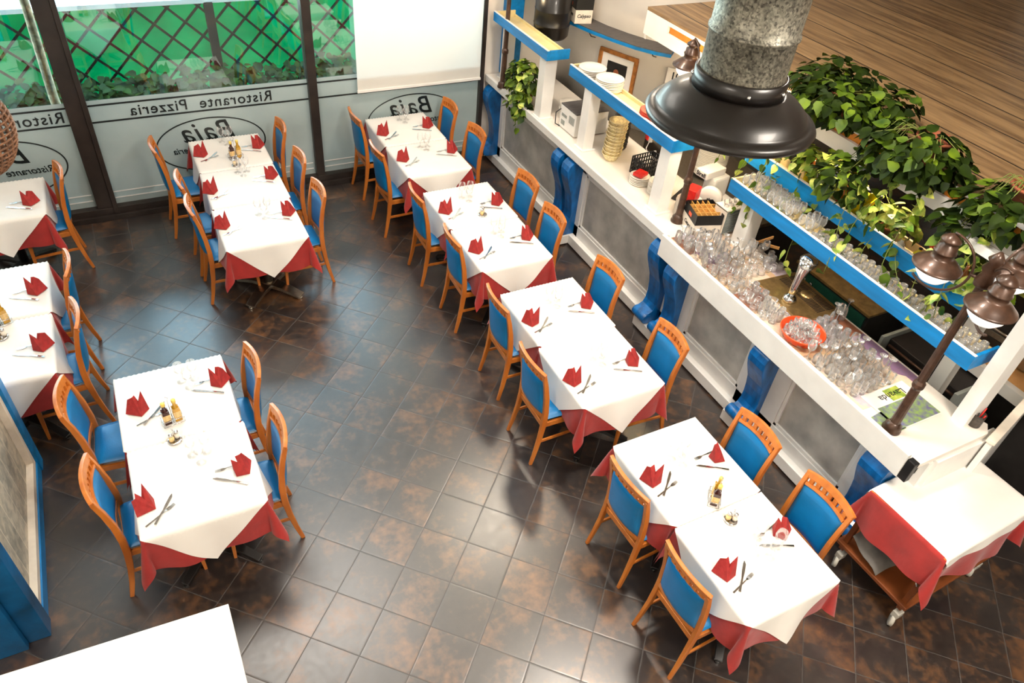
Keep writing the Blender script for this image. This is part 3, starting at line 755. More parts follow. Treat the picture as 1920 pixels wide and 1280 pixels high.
for (x, y, lab) in [(-.08, 4.13, 'far half of the front left tables'), (-.12, 3.43, 'near half of the front left tables'), (.84, 7.62, 'window table of the row of three'), (.86, 6.93, 'middle table of the row of three'), (.88, 6.1, 'near table of the row of three'), (2.8, 7.6, 'window side table by the blind'), (2.78, 6.9, 'second table by the blind'), (2.78, 5.78, 'far half of the second pair along the bar'), (2.8, 5.1, 'near half of the second pair along the bar'), (2.78, 4.0, 'far half of the third pair along the bar'), (2.76, 3.25, 'near half of the third pair along the bar'), (2.74, 2.2, 'far half of the nearest pair along the bar')]:
    for dx, dy in ((-.04, .035), (.045, .03), (.0, -.045)):
        glass('table', 'wine_glass', (x+dx, y+dy, .7535), 'clear stemmed glasses, '+lab, 'glass', 'glasses on the dining tables')
for k, (x, y) in enumerate([(2.82, 1.5), (2.73, 1.42), (2.80, 1.36), (2.88, 1.40)]):
    glass('table', 'wine_glass', (x, y, .7535), 'clear stemmed glasses by the red napkin on the near half of the nearest pair', 'glass', 'glasses on the dining tables')

# condiments
def cruet(x, y, rz, lab, z=.7535):
    t = thing('cruet_rack', 'chrome oil and vinegar rack, '+lab, 'rack', (x, y, z), rz, 'cruet racks')
    mb = MB()
    for zz in (.004, .045): mb.tube([(-.036, -.065, zz), (.036, -.065, zz), (.036, .065, zz), (-.036, .065, zz)], .0022, 6, closed=True)
    mb.tube([(-.036, 0, .004), (.036, 0, .004)], .002, 6); mb.tube([(-.036, 0, .045), (.036, 0, .045)], .002, 6)
    for sx in (-1, 1):
        for sy in (-1, 1): mb.tube([(sx*.036, sy*.065, .004), (sx*.036, sy*.065, .045)], .002, 6)
    mb.build('wire_basket', M['chrome'], t)
    MB().tube([(0, 0, .004), (0, 0, .2), (0, .008, .215), (0, -.008, .225), (0, 0, .235)], .0022, 6).build('handle', M['chrome'], t)
    for k, (liq, nm, cn) in enumerate((('vinegar', 'vinegar bottle', 'dark'), ('oil', 'olive oil bottle', 'golden'))):
        dy = (-1 if k == 0 else 1)*.033
        c, s_ = cos(rz), sin(rz)
        b = thing(nm.replace(' ', '_'), cn+' '+nm+' in the rack, '+lab, 'bottle', (x-dy*s_, y+dy*c, z+.005), rz, 'oil and vinegar bottles')
        q = MB(); q.box(-.022, .022, -.022, .022, 0, .115); q.lathe([(.022, .115), (.012, .135), (.011, .16)], 12); q.build('bottle_body', M[liq], b, bevel=.004)
        MB().lathe([(.014, .158), (.014, .182), (.012, .185)], 14).build('cap', M['cap'], b)
        l_ = MB(); l_.box(-.0228, .0228, -.0228, .0228, .035, .085); l_.build('paper_label', M['label_paper'], b)
def shakers(x, y, rz, lab, z=.7535):
    t = thing('salt_pepper_set', 'salt and pepper set on chrome stand, '+lab, 'shaker set', (x, y, z), rz, 'salt and pepper sets')
    MB().lathe([(.042, 0), (.045, .006), (.040, .01), (.03, .009)], 24).build('stand', M['chrome'], t)
    MB().tube([(0, 0, .008), (0, 0, .09), (0, .012, .1), (0, 0, .112), (0, -.012, .1), (0, 0, .09)], .0022, 6).build('handle', M['chrome'], t)
    for s_ in (-1, 1):
        j = MB().lathe([(.015, .01), (.018, .03), (.013, .055)], 14, (s_*.02, 0, 0)).build('shaker', M['cardboard' if s_ > 0 else 'label_paper'], t)
        MB().lathe([(.014, .055), (.014, .068), (.006, .075)], 14, (s_*.02, 0, 0)).build('shaker_cap', M['chrome'], j)
cruet(-.225, 3.80, -1.4, 'far half of the front left tables'); shakers(-.24, 3.63, .5, 'near half of the front left tables')
cruet(.865, 7.27, -1.4, 'window table of the row of three'); shakers(.84, 7.12, .3, 'window table of the row of three')
shakers(2.8, 5.46, .8, 'second pair along the bar')
cruet(2.75, 1.84, -.75, 'far half of the nearest pair along the bar'); shakers(2.75, 1.67, -.6, 'nearest pair along the bar')
cruet(-1.20, 5.24, -1.2, 'left edge pair of tables'); shakers(-1.2, 5.08, .2, 'left edge pair of tables')

# ------------------------------------------------------------------ bar counter
bc = thing('bar_counter', 'long white bar counter with grey marbled panels and blue scroll corbels', 'counter', (4.1, 4.6, 0))
def A(o): return absolute(o, bc)
mb = MB(); mb.box(4.10, 4.55, 1.40, 7.82, 0.12, 1.03); mb.box(4.06, 4.12, 1.40, 7.82, .12, .25); mb.box(4.06, 4.12, 1.40, 7.82, .88, 1.03)
STY = [(7.55, 7.84), (5.62, 6.12), (3.72, 4.30), (2.50, 2.95), (1.36, 1.78)]
for a, b in STY: mb.box(4.06, 4.12, a, b, .12, 1.03)
A(mb.build('carcass', M['white_paint'], bevel=.003))
mb = MB(); mb.box(4.0, 4.5, 1.40, 7.82, .02, .125)
for a, b in ((5.66, 6.10), (3.78, 4.26), (2.52, 2.9)): mb.box(3.90, 4.0, a+.02, b-.02, .02, .125)
A(mb.build('plinth', M['white_paint'], bevel=.004))
for i in range(4):
    a = STY[i+1][1]; b = STY[i][0]
    A(MB().box(4.088, 4.104, a+.03, b-.03, .28, .85).build('marbled_panel', M['stone']))
    q = MB(); q.box(4.07, 4.098, a, a+.03, .25, .88); q.box(4.07, 4.098, b-.03, b, .25, .88); q.box(4.07, 4.098, a, b, .25, .28); q.box(4.07, 4.098, a, b, .85, .88)
    A(q.build('panel_moulding', M['white_paint'], bevel=.003))
A(MB().box(3.865, 3.90, 1.42, 4.10, .93, 1.135).build('apron_board', M['white_paint'], bevel=.004))
A(MB().box(3.90, 4.12, 1.42, 4.10, .90, .935).build('apron_soffit', M['white_paint']))
A(MB().box(3.93, 3.97, 4.12, 7.84, 1.02, 1.10).build('edge_strip', M['white_paint'], bevel=.005))
# S-shaped corbels
prof = []
def corbel(yc, w, top=1.0):
    out_ = [(.10, 1.0), (.14, .985), (.175, .95), (.19, .90), (.185, .83), (.165, .76), (.135, .68), (.105, .60), (.085, .50), (.075, .40), (.08, .32), (.10, .27), (.135, .25), (.17, .235), (.19, .205), (.19, .165), (.17, .135), (.14, .125)]
    poly = [(4.07-x, z*top) for x, z in out_]+[(4.07, .125), (4.07, top)]
    mb = MB(); n_ = len(poly)
    vs = [(x, yc-w/2, z) for x, z in poly]+[(x, yc+w/2, z) for x, z in poly]
    mb.add(vs, [tuple(range(n_)), tuple(range(2*n_-1, n_-1, -1))]+[(i, n_+i, n_+(i+1) % n_, (i+1) % n_) for i in range(n_)])
    mb.tube([(4.07-.155, yc-w/2-.008, .185), (4.07-.155, yc+w/2+.008, .185)], .052, 18)
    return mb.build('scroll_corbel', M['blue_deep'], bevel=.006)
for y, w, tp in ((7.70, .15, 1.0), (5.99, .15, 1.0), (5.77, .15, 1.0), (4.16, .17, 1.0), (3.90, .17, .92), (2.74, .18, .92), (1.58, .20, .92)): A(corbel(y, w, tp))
A(MB().box(4.10, 4.75, 1.335, 1.40, .10, 1.05).build('end_panel', M['white_paint'], bevel=.004))

wt = thing('bar_worktop', 'white bar worktop under the plates, baskets and carton', 'worktop', (4.2, 6, 1.08))
absolute(MB().box(3.965, 4.72, 4.10, 7.84, 1.055, 1.092).build('worktop_slab', M['marble'], bevel=.003), wt)
wt2 = thing('serving_worktop', 'glass covered worktop printed with wood and lavender pictures', 'worktop', (4.2, 2.8, 1.08))
absolute(MB().prism([(3.905, 1.36), (4.60, 1.36), (4.68, 1.42), (4.62, 1.62), (4.62, 4.10), (3.905, 4.10)], 1.055, 1.092).build('worktop_slab', M['marble']), wt2)
absolute(MB().box(3.91, 4.60, 1.86, 4.08, 1.092, 1.0945).build('printed_cover', M['print']), wt2)
tag(MB().box(3.875, 3.925, 1.36, 1.42, .93, 1.10).build('black_latch', M['black_plastic'], bevel=.006), 'black handle fixed on the near end of the bar apron', 'handle')

# overhead shelves on posts
def shelf(label, y0, y1, xf, xb, zb, zt, posts, pz0=1.092, endnear=True):
    t = thing('overhead_shelf', label, 'shelf', ((xf+xb)/2, (y0+y1)/2, pz0), group='blue fronted overhead shelves')
    def a(o): return absolute(o, t)
    a(MB().box(xf, xf+.022, y0, y1, zb, zt).build('front_board', M['blue_paint'], bevel=.003))
    a(MB().box(xf+.022, xb, y0, y0+.022, zb, zt).build('end_board', M['blue_paint'], bevel=.003))
    a(MB().box(xf+.022, xb, y1-.022, y1, zb, zt).build('end_board', M['yellow_wood'], bevel=.003))
    a(MB().box(xb-.02, xb, y0+.022, y1-.022, zb, zt-.04).build('back_board', M['yellow_wood'], bevel=.003))
    a(MB().box(xf+.022, xb-.02, y0+.022, y1-.022, zb+.015, zb+.035).build('shelf_bottom', M['yellow_wood']))
    lip = MB(); lip.box(xf-.001, xf+.024, y0, y1, zt, zt+.004); a(lip.build('white_edge', M['white_paint']))
    for (px, py, wx, wy) in posts:
        p = a(MB().box(px-wx/2, px+wx/2, py-wy/2, py+wy/2, pz0, zb+.02).build('post', M['white_paint'], bevel=.004))
        MB().box(px-wx/2-.02, px+wx/2+.02, py-wy/2-.02, py+wy/2+.02, pz0, pz0+.018).build('post_foot', M['white_paint'], p, bevel=.003)
    return t
shelf('blue fronted shelf above the trailing plant, nearest the window', 6.46, 7.72, 3.93, 4.20, 1.76, 1.86, [(4.04, 6.60, .14, .13), (4.12, 7.66, .12, .1)])
shelf('blue fronted shelf carrying stacks of plates', 4.42, 6.17, 4.03, 4.29, 1.72, 1.83, [(4.10, 5.80, .12, .13), (4.12, 4.52, .13, .14)])
shelf('blue fronted shelf crowded with glasses, second from the canopy', 1.61, 4.0, 4.37, 4.63, 1.53, 1.65, [(4.50, 3.78, .14, .14)])
shelf('blue fronted back shelf with bottles under the trailing plants', 1.80, 4.20, 4.68, 4.93, 1.66, 1.80, [(4.85, 4.05, .1, .1), (4.85, 1.9, .1, .1)], pz0=0)
tag(MB().box(4.49, 4.64, 1.47, 1.57, 1.092, 2.16).build('white_post', M['white_paint'], bevel=.004), 'tall white post at the near end of the bar under the canopy', 'post')

# canopy of brown planks over the kitchen
cp = thing('plank_canopy', 'brown plank canopy roof over the kitchen with white fascia', 'canopy', (6.8, 1.5, 2.2))
absolute(MB().box(4.70, 11.98, -4, 5.97, 2.37, 2.40).build('plank_deck', M['planks']), cp)
mb = MB(); mb.box(4.70, 4.73, -4, 5.97, 2.335, 2.37); mb.box(4.70, 4.73, -4, 5.97, 2.15, 2.265); mb.box(4.70, 4.73, 5.62, 5.97, 2.265, 2.335); mb.box(4.72, 11.98, 5.94, 5.97, 2.1, 2.37)
absolute(mb.build('fascia', M['white_paint'], bevel=.002), cp)
absolute(MB().box(4.735, 4.75, -4, 5.62, 2.2, 2.36).build('slot_glow_strip', M['slot_light']), cp)  # flat backing coloured like the glow inside the slot
tag(MB().box(4.50, 4.56, 1.25, 2.15, 2.16, 2.22).build('white_beam', M['white_paint'], bevel=.003), 'short white beam beneath the plants at the near end of the bar', 'beam')

# curved wall shelf
cs = thing('curved_wall_shelf', 'curved dark topped shelf with blue edge on the white wall', 'shelf', (4.9, 6.8, 1.88))
front = [(4.58, 7.5), (4.62, 7.2), (4.70, 6.88), (4.80, 6.6), (4.92, 6.33), (5.06, 6.13), (5.17, 6.03)]
back = [(4.89, 7.5), (4.90, 7.3), (4.96, 6.98), (5.06, 6.72), (5.18, 6.48), (5.33, 6.26), (5.36, 6.2)]
for nm, z0, z1, m_, ins in (('shelf_top', 1.875, 1.885, 'slate', 0), ('shelf_edge', 1.84, 1.875, 'blue_paint', 0)):
    if m_ == 'slate' and 'slate' not in M: M['slate'] = pmat('dark_slate_board', (84, 80, 80), .5, var=.15, scale=10, stretch=(1, 6, 1))
    absolute(MB().prism(front+back[::-1], z0, z1).build(nm, M[m_]), cs)
for (x, y) in ((4.74, 7.0), (5.1, 6.3)):
    absolute(MB().tube([(x+.16, y+.06, 1.72), (x+.08, y+.03, 1.75), (x+.03, y, 1.80), (x+.03, y, 1.84)], .006, 6).build('bracket', M['bronze']), cs)
def carton(name, lab, x, y, z, rz, sx, sy, sz, txt, band=.5, dividers=False):
    t = thing(name, lab, 'box', (x, y, z), rz)
    MB().box(-sx/2, sx/2, -sy/2, sy/2, 0, sz*band).build('carton_base', M['cardboard'], t, bevel=.002)
    u = MB(); w = .004
    u.box(-sx/2, sx/2, -sy/2, -sy/2+w, sz*band, sz); u.box(-sx/2, sx/2, sy/2-w, sy/2, sz*band, sz); u.box(-sx/2, -sx/2+w, -sy/2+w, sy/2-w, sz*band, sz); u.box(sx/2-w, sx/2, -sy/2+w, sy/2-w, sz*band, sz)
    u.build('printed_band', M['black_plastic'], t)
    if dividers:
        d = MB()
        for k in range(1, 4): d.box(-sx/2+.005, sx/2-.005, -sy/2+sy*k/4-.003, -sy/2+sy*k/4+.003, sz*band, sz-.006)
        for k in range(1, 5): d.box(-sx/2+sx*k/5-.003, -sx/2+sx*k/5+.003, -sy/2+.005, sy/2-.005, sz*band, sz-.006)
        d.build('card_divider', M['cardboard_brown'], t)
        MB().box(-sx/2+.005, sx/2-.005, -sy/2+.005, sy/2-.005, sz*band, sz*band+.004).build('carton_floor', M['cardboard_brown'], t)
    else:
        MB().box(-sx/2+.004, sx/2-.004, -sy/2+.004, sy/2-.004, sz-.01, sz-.003).build('lid', M['cardboard_brown'], t)
    MB().box(-sx/2-.001, -sx/2+.002, -.03, .03, sz*band+.02, sz*band+.055).build('orange_mark', M['orange'], t)
    for mt_ in (Matrix.Translation((0, -sy/2-.001, sz*band*.55)) @ Matrix.Rotation(pi/2, 4, 'X'), Matrix.Translation((-sx/2-.001, 0, sz*band*.55)) @ Matrix.Rotation(-pi/2, 4, 'Z') @ Matrix.Rotation(pi/2, 4, 'X')):
        text_mesh(txt, .05, M['ink'], 'lettering', t, mt_, shear=.2, bold=.001)
    return t
carton('glass_carton', 'white and black carton lettered Calypso on the curved wall shelf', 4.73, 7.2, 1.886, -.2, .20, .30, .26, 'Calypso', .55)
carton('open_glass_carton', 'open carton with card dividers lettered Catania beside the lamp pole', 4.28, 4.10, 1.093, -.30, .25, .27, .23, 'Catania', .58, True)

# picture on the curved wall
pf = thing('framed_picture', 'gilt framed picture of a small pale figure on black', 'picture', (5.045, 6.735, 1.36), atan2(-.47, .21))
q = MB(); W_, H_ = .50, .60
for a in ((-W_/2, W_/2, H_/2-.04, H_/2), (-W_/2, W_/2, -H_/2, -H_/2+.04), (-W_/2, -W_/2+.04, -H_/2+.04, H_/2-.04), (W_/2-.04, W_/2, -H_/2+.04, H_/2-.04)): q.box(a[0], a[1], -.035, -.005, a[2], a[3])
q.build('frame', M['gold_frame'], pf, bevel=.004)
MB().box(-W_/2+.04, W_/2-.04, -.02, -.008, -H_/2+.04, H_/2-.04).build('mount', M['paper'], pf)
MB().box(-.13, .13, -.023, -.0195, -.18, .18).build('picture_print', M['kitchen_dark'], pf)
q = MB(); q.sphere((0, -.026, .075), .035, 12, 8, (1, .12, 1)); q.sphere((0, -.026, 0), .055, 12, 8, (1, .1, .9)); q.sphere((0, -.026, -.075), .07, 12, 8, (1, .1, .6)); q.build('painted_figure', M['terracotta'], pf)
# calendar and apron bag on the wall
ca = thing('wall_calendar', 'wall calendar showing a large 10 beside the shelf end', 'calendar', (5.34, 6.08, 1.52), atan2(-.25, .24))
MB().box(-.10, .10, -.012, -.004, -.17, .17).build('calendar_page', M['paper'], ca)
text_mesh('10', .11, M['ink'], 'lettering', ca, Matrix.Translation((0, -.0135, .09)) @ Matrix.Rotation(pi/2, 4, 'X'), bold=.002)
text_mesh('500 G', .045, M['ink'], 'lettering', ca, Matrix.Translation((0, -.0135, .01)) @ Matrix.Rotation(pi/2, 4, 'X'), bold=.001)

# hanging dark drum lamp near the corner
dr = thing('drum_lamp', 'large glossy black and amber drum hanging in the corner', 'lamp', (4.40, 7.22, 1.72))
MB().lathe([(.01, 0), (.17, .0), (.195, .03), (.2, .14), (.204, .145), (.2, .15), (.2, .29), (.204, .295), (.2, .3), (.2, .9)], 32).build('drum_body', M['black_metal'], dr)
MB().tube([(0, 0, .9), (0, 0, 4.1)], .006, 6).build('cord', M['black_plastic'], dr)

# plates ------------------------------------------------------------
def plate_mesh(r, m): return MB().lathe([(.001, .004), (r*.55, .004), (r*.58, 0), (r*.62, .003), (r*.98, .014), (r, .017), (r*.97, .019), (r*.62, .0085), (.001, .008)], 28, cap0=False, cap1=False).mesh('plate', m)
PM = {(.14, 0): plate_mesh(.14, M['plate']), (.10, 0): plate_mesh(.10, M['plate']), (.17, 0): plate_mesh(.17, M['plate']), (.15, 1): plate_mesh(.15, M['plate_red']), (.12, 0): plate_mesh(.12, M['plate'])}
def stack(x, y, z, r, n, lab, k=0, step=.0155):
    for i in range(n):
        o = bpy.data.objects.new('dinner_plate', PM[(r, k)]); COL.objects.link(o); o.location = (x+RND.uniform(-.003, .003), y+RND.uniform(-.003, .003), z+i*step)
        o.rotation_euler = (0, 0, RND.uniform(0, 6))
        tag(o, lab, 'plate', 'stacked plates')
stack(4.19, 6.00, 1.757, .14, 6, 'white plates in the first stack on the blue fronted plate shelf')
stack(4.19, 5.68, 1.757, .14, 7, 'white plates in the second stack on the blue fronted plate shelf')
stack(4.17, 4.92, 1.757, .12, 3, 'white plates under the red rimmed ones on the plate shelf'); 
stack(4.17, 4.66, 1.757, .12, 3, 'white plates at the near end of the plate shelf')
for i in range(6):
    o = bpy.data.objects.new('pizza_plate', plate_mesh(.13, M['plate_red'])); COL.objects.link(o); o.location = (4.17, 4.92, 1.795+i*.012); tag(o, 'red patterned plates stacked on the blue fronted plate shelf', 'plate', 'red patterned plates')
stack(4.32, 6.50, 1.093, .13 if (.13, 0) in PM else .12, 11, 'white plates stacked on the counter beside the appliance')
stack(4.24, 5.00, 1.093, .10, 5, 'small white plates under the red packet in the low stack')
stack(4.30, 4.78, 1.093, .10, 8, 'small white plates stacked behind the third post')
stack(4.33, 4.36, 1.093, .12, 10, 'white plates stacked under the red and pink packets')
stack(5.33, 5.22, 0.905, .17, 22, 'large white plates in the tall stack behind the black lamp', step=.0165)
tag(MB().box(-.06, .06, -.05, .05, 0, .03).build('red_packet', M['red_pack'], loc=(4.24, 5.0, 1.178), rotz=.4, bevel=.004), 'red napkin packet lying on the low stack of small plates', 'packet')
tag(MB().box(-.07, .07, -.06, .06, 0, .12).build('red_packet', M['red_pack'], loc=(4.33, 4.36, 1.256), rotz=.5, bevel=.006), 'red and pink packets standing on the plates by the lamp pole', 'packet')

# white appliance
ap = thing('countertop_appliance', 'white box appliance with dark lid and vent label between the posts', 'appliance', (4.30, 6.18, 1.093), 0)
MB().box(-.2, .2, -.16, .16, .01, .25).build('housing', M['white_paint'], ap, bevel=.01)
MB().box(-.2, .2, -.16, .16, .25, .262).build('lid', M['slate'], ap, bevel=.003)
q = MB()
for k in range(6): q.box(-.203, -.199, -.13+.018*k, -.12+.018*k, .12, .2)
q.box(-.203, -.199, .02, .12, .14, .17); q.box(-.203, -.199, .05, .12, .05, .10)
q.build('side_vent', M['gray_plastic'], ap)
MB().tube([(-.2, .15, .2), (-.24, .18, .15), (-.24, .17, .03), (-.2, .14, .01)], .006, 6).build('cable', M['black_plastic'], ap)

# wicker bowls and dark bowls
bw = MB().lathe([(.001, .004), (.055, .002), (.075, .03), (.095, .07), (.10, .075), (.095, .078), (.07, .03), (.05, .01), (.001, .01)], 24, cap0=False, cap1=False).mesh('wicker_bowl', M['wicker'])
for i in range(11):
    o = bpy.data.objects.new('wicker_bowl', bw); COL.objects.link(o); o.location = (4.23+.004*(i % 3)+i*.002, 5.50, 1.093+i*.034); o.scale = (1, 1, 1)
    tag(o, 'pale wicker bread bowls in the tall stack by the second post', 'bowl', 'stacked wicker bowls')
bk = MB().lathe([(.001, .002), (.05, .0), (.08, .03), (.09, .05), (.085, .052), (.05, .008), (.001, .008)], 24, cap0=False, cap1=False).mesh('dark_bowl', M['dark_cup'])
for i in range(14):
    o = bpy.data.objects.new('dark_bowl', bk); COL.objects.link(o); o.location = (4.42+.003*(i % 3), 5.66, 1.093+i*.025)
    tag(o, 'dark serving bowls stacked behind the wicker bowls', 'bowl', 'stacked dark bowls')
tag(MB().box(-.05, .05, -.02, .02, 0, .03).build('red_cloth_roll', M['red_pack'], loc=(4.42, 5.66, 1.472), rotz=.6, bevel=.01), 'red bundle lying on top of the dark bowls', 'bundle')

sx_ = thing('steel_box', 'brown steel box with a socket and looping cable behind the wicker bowls', 'electrical box', (4.98, 5.62, .905), -.2)
MB().box(-.12, .12, -.2, .2, 0, .36).build('housing', M['steel'], sx_, bevel=.006)
MB().box(-.16, -.12, .02, .12, .2, .3).build('socket', M['white_paint'], sx_, bevel=.006)
MB().box(-.18, -.16, .04, .09, .22, .28).build('red_switch', M['red_pack'], sx_, bevel=.004)
MB().tube([(-.15, .03, .21), (-.2, -.02, .16), (-.22, -.1, .16), (-.18, -.2, .22), (-.16, -.24, .1), (-.16, -.22, 0)], .005, 6).build('cable', M['white_paint'], sx_)
# black crate
cr = thing('black_crate', 'small black plastic crate with square holes on the counter', 'crate', (4.42, 5.14, 1.093), .1)
q = MB()
def gridwall(q, x0, y0, x1, y1, nx, h0=.0, h1=.17):
    d = Vector((x1-x0, y1-y0, 0)); L_ = d.length
    for k in range(nx+1):
        p = Vector((x0, y0, 0))+d*k/nx; q.box(p.x-.005, p.x+.005, p.y-.005, p.y+.005, h0, h1)
    for k in range(5):
        z = h0+(h1-h0)*k/4; q.sweep([(x0, y0, z), (x1, y1, z)], .008, .010, (0, 0, 1))
for a in ((-.13, -.09, .13, -.09), (.13, -.09, .13, .09), (.13, .09, -.13, .09), (-.13, .09, -.13, -.09)): gridwall(q, *a, 8)
q.box(-.13, .13, -.09, .09, .002, .008); q.build('crate_lattice', M['black_plastic'], cr)
tr = thing('dark_serving_tray', 'dark handled tray behind the third post', 'tray', (4.52, 4.62, 1.093), .5)
MB().box(-.13, .13, -.09, .09, 0, .02).build('tray_body', M['kitchen_dark'], tr, bevel=.006)
MB().tube([(.13, -.06, .02), (.16, -.05, .035), (.16, .05, .035), (.13, .06, .02)], .006, 6).build('handle', M['black_plastic'], tr)

# slicer
sl = thing('meat_slicer', 'white meat slicer with round blade cover on the counter', 'slicer', (4.70, 4.44, 1.06), .15)
MB().prism([(-.16, -.12), (.16, -.12), (.18, 0), (.16, .14), (-.14, .14)], .02, .09).build('slicer_base', M['white_paint'], sl, bevel=.01)
MB().lathe([(.10, 0), (.11, .01), (.11, .04), (.095, .055), (.02, .06)], 28, mtx=Matrix.Translation((-.14, -.07, .18)) @ Matrix.Rotation(-pi/2, 4, 'Y') @ Matrix.Rotation(.4, 4, 'X')).build('blade_cover', M['white_paint'], sl)
MB().box(-.06, .14, -.02, .12, .09, .30).build('motor_housing', M['white_paint'], sl, bevel=.02)
MB().box(-.16, .10, .02, .16, .30, .37).build('top_housing', M['white_paint'], sl, bevel=.012)
text_mesh('Sirell', .055, M['ink'], 'lettering', sl, Matrix.Translation((-.162, .09, .335)) @ Matrix.Rotation(-pi/2, 4, 'Z') @ Matrix.Rotation(pi/2, 4, 'X'), bold=.001)
text_mesh('Sirell', .04, M['ink'], 'lettering', sl, Matrix.Translation((-.203, -.07, .18)) @ Matrix.Rotation(-pi/2, 4, 'Z') @ Matrix.Rotation(pi/2, 4, 'X'), bold=.001)
# slatted rack
rk = thing('slatted_plate_rack', 'upright slatted rack with cups on top beside the fourth post', 'rack', (4.50, 4.0, 1.093), .0)
q = MB()
for k in range(16): q.box(-.12, .12, -.06, .07, .03+k*.014, .036+k*.014)
q.build('slats', M['gray_plastic'], rk)
q = MB(); q.box(-.13, -.118, -.07, .08, 0, .27); q.box(.118, .13, -.07, .08, 0, .27); q.box(-.13, .13, -.07, .08, .262, .275); q.box(-.12, .12, .07, .08, 0, .262); q.build('rack_frame', M['cardboard'], rk)
for k in range(4): glass('cup', 'small_cup', (4.42+.055*k, 4.0, 1.369), 'small clear cups on top of the slatted rack', 'cup', 'cups on the slatted rack')

# back work surface and kitchen units
kb = thing('back_work_surface', 'tan and steel work surface against the curved wall', 'worktop', (5.2, 5.6, .9))
absolute(MB().prism([(4.76, 4.2), (5.9, 4.2), (5.85, 5.6), (5.5, 5.95), (5.28, 6.15), (5.08, 6.5), (4.93, 6.9), (4.83, 7.7), (4.76, 7.7)], .86, .9).build('surface', M['steel']), kb)
absolute(MB().prism([(4.78, 4.25), (5.8, 4.25), (5.75, 5.55), (5.4, 5.9), (4.78, 7.5)], 0, .86).build('cabinet', M['kitchen_dark']), kb)
bb = thing('kitchen_counter', 'tan topped kitchen counter with white edge at the right side', 'counter', (6, 1.6, .9))
absolute(MB().box(5.52, 6.4, -.5, 2.3, .86, .9).build('counter_top', M['tan_counter'], bevel=.003), bb)
absolute(MB().box(5.46, 5.52, -.5, 2.3, .80, .905).build('white_edge', M['white_paint'], bevel=.004), bb)
absolute(MB().box(5.6, 6.3, -.5, 2.25, 0, .86).build('cabinet', M['kitchen_dark']), bb)
ov = thing('steel_oven', 'dark steel oven with a keypad at the right edge', 'oven', (5.95, 2.05, .9), .1)
MB().box(-.25, .35, -.3, .35, .01, .32).build('housing', M['kitchen_dark'], ov, bevel=.01)
MB().box(-.27, -.25, -.3, .35, .02, .18).build('front_panel', M['steel'], ov, bevel=.004)
MB().box(-.276, -.268, -.05, .12, .06, .13).build('keypad', M['black_plastic'], ov, bevel=.003)
MB().tube([(-.29, -.28, .22), (-.29, .33, .22)], .012, 8).build('handle', M['chrome'], ov)
dw = thing('glass_washer', 'dark front loading glass washer with curved handle behind the beer tap', 'machine', (5.14, 3.16, .34))
MB().box(-.05, .55, -.42, .42, 0, .55).build('housing', M['kitchen_dark'], dw, bevel=.01)
MB().box(-.07, -.05, -.40, .40, .40, .53).build('control_panel', M['screen_green'], dw, bevel=.003)
MB().box(-.07, .55, -.43, .43, .55, .575).build('top_plate', M['gold_steel'], dw, bevel=.003)
MB().tube([(-.07, -.34, .33), (-.12, -.2, .31), (-.13, 0, .30), (-.12, .2, .31), (-.07, .34, .33)], .014, 8).build('handle', M['steel'], dw)
for k in range(2): MB().lathe([(.018, 0), (.016, .012)], 14, mtx=Matrix.Translation((-.07, .28-.08*k, .465)) @ Matrix.Rotation(-pi/2, 4, 'Y')).build('knob', M['chrome'], dw)
fz = thing('undercounter_fridge', 'grey sided dark cabinet with a steel rail under the shelf', 'cabinet', (5.25, 2.2, 0))
MB().box(-.05, .5, -.35, .35, .02, .78).build('housing', M['kitchen_dark'], fz, bevel=.01)
for yy in (-.37, .35): MB().box(-.15, .5, yy, yy+.03, 0.02, .82).build('side_panel', M['gray_plastic'], fz, bevel=.004)
MB().tube([(-.08, -.32, .74), (-.08, .32, .74)], .012, 8).build('rail', M['bronze'], fz)
tb_ = thing('bin_bag', 'crumpled white plastic bag in the dark gap behind the bar', 'bag', (4.98, 1.98, .5))
q = MB(); q.grid(14, 12, lambda a, b: ((.10+.02*sin(a*40+b*9))*cos(a*2*pi)*sin(b*pi*.95+.05), (.10+.02*sin(a*31))*sin(a*2*pi)*sin(b*pi*.95+.05), .12-.12*cos(b*pi)+.015*sin(a*25+b*17)), False); q.build('bag_film', M['cardboard'], tb_)
MB().box(-.12, .12, -.12, .12, -.48, -.005).build('bin_body', M['gray_plastic'], tb_, bevel=.01)
# wooden slats and fruit basket in the dark gap
q = thing('fruit_basket', 'dark wire basket holding one orange below the blue shelf', 'basket', (4.85, 3.5, .75))
MB().lathe([(.10, 0), (.13, .02), (.16, .08), (.165, .085), (.155, .08), (.12, .02), (.09, .008)], 24, cap0=False, cap1=False).build('basket_bowl', M['dark_cup'], q)
tag(MB().sphere((4.86, 3.45, .815), .04).build('orange_fruit', M['orange']), 'single orange lying in the dark basket', 'fruit')
bs = MB(); bs.box(4.74, 5.15, 3.3, 3.9, .70, .745); tag(bs.build('basket_ledge', M['kitchen_dark'], bevel=.004), 'dark ledge below the blue shelf carrying the fruit basket', 'ledge')
bs = MB(); bs.box(4.76, 5.1, 3.32, 3.88, 0, .70); tag(bs.build('base_cabinet', M['kitchen_dark']), 'dark base cabinet standing under the basket ledge', 'cabinet')
for k, (a, b) in enumerate((((4.75, 4.02, .96), (4.98, 3.75, .96)), ((4.72, 3.92, .93), (5.1, 3.95, .93)))):
    q = MB(); q.sweep([a, b], .025, .012, (0, 0, 1)); tag(q.build('wooden_slat', M['tan_counter']), ('thin wooden slat lying diagonally' if k == 0 else 'thin wooden slat lying crosswise')+' in the dark gap by the fourth post', 'slat')

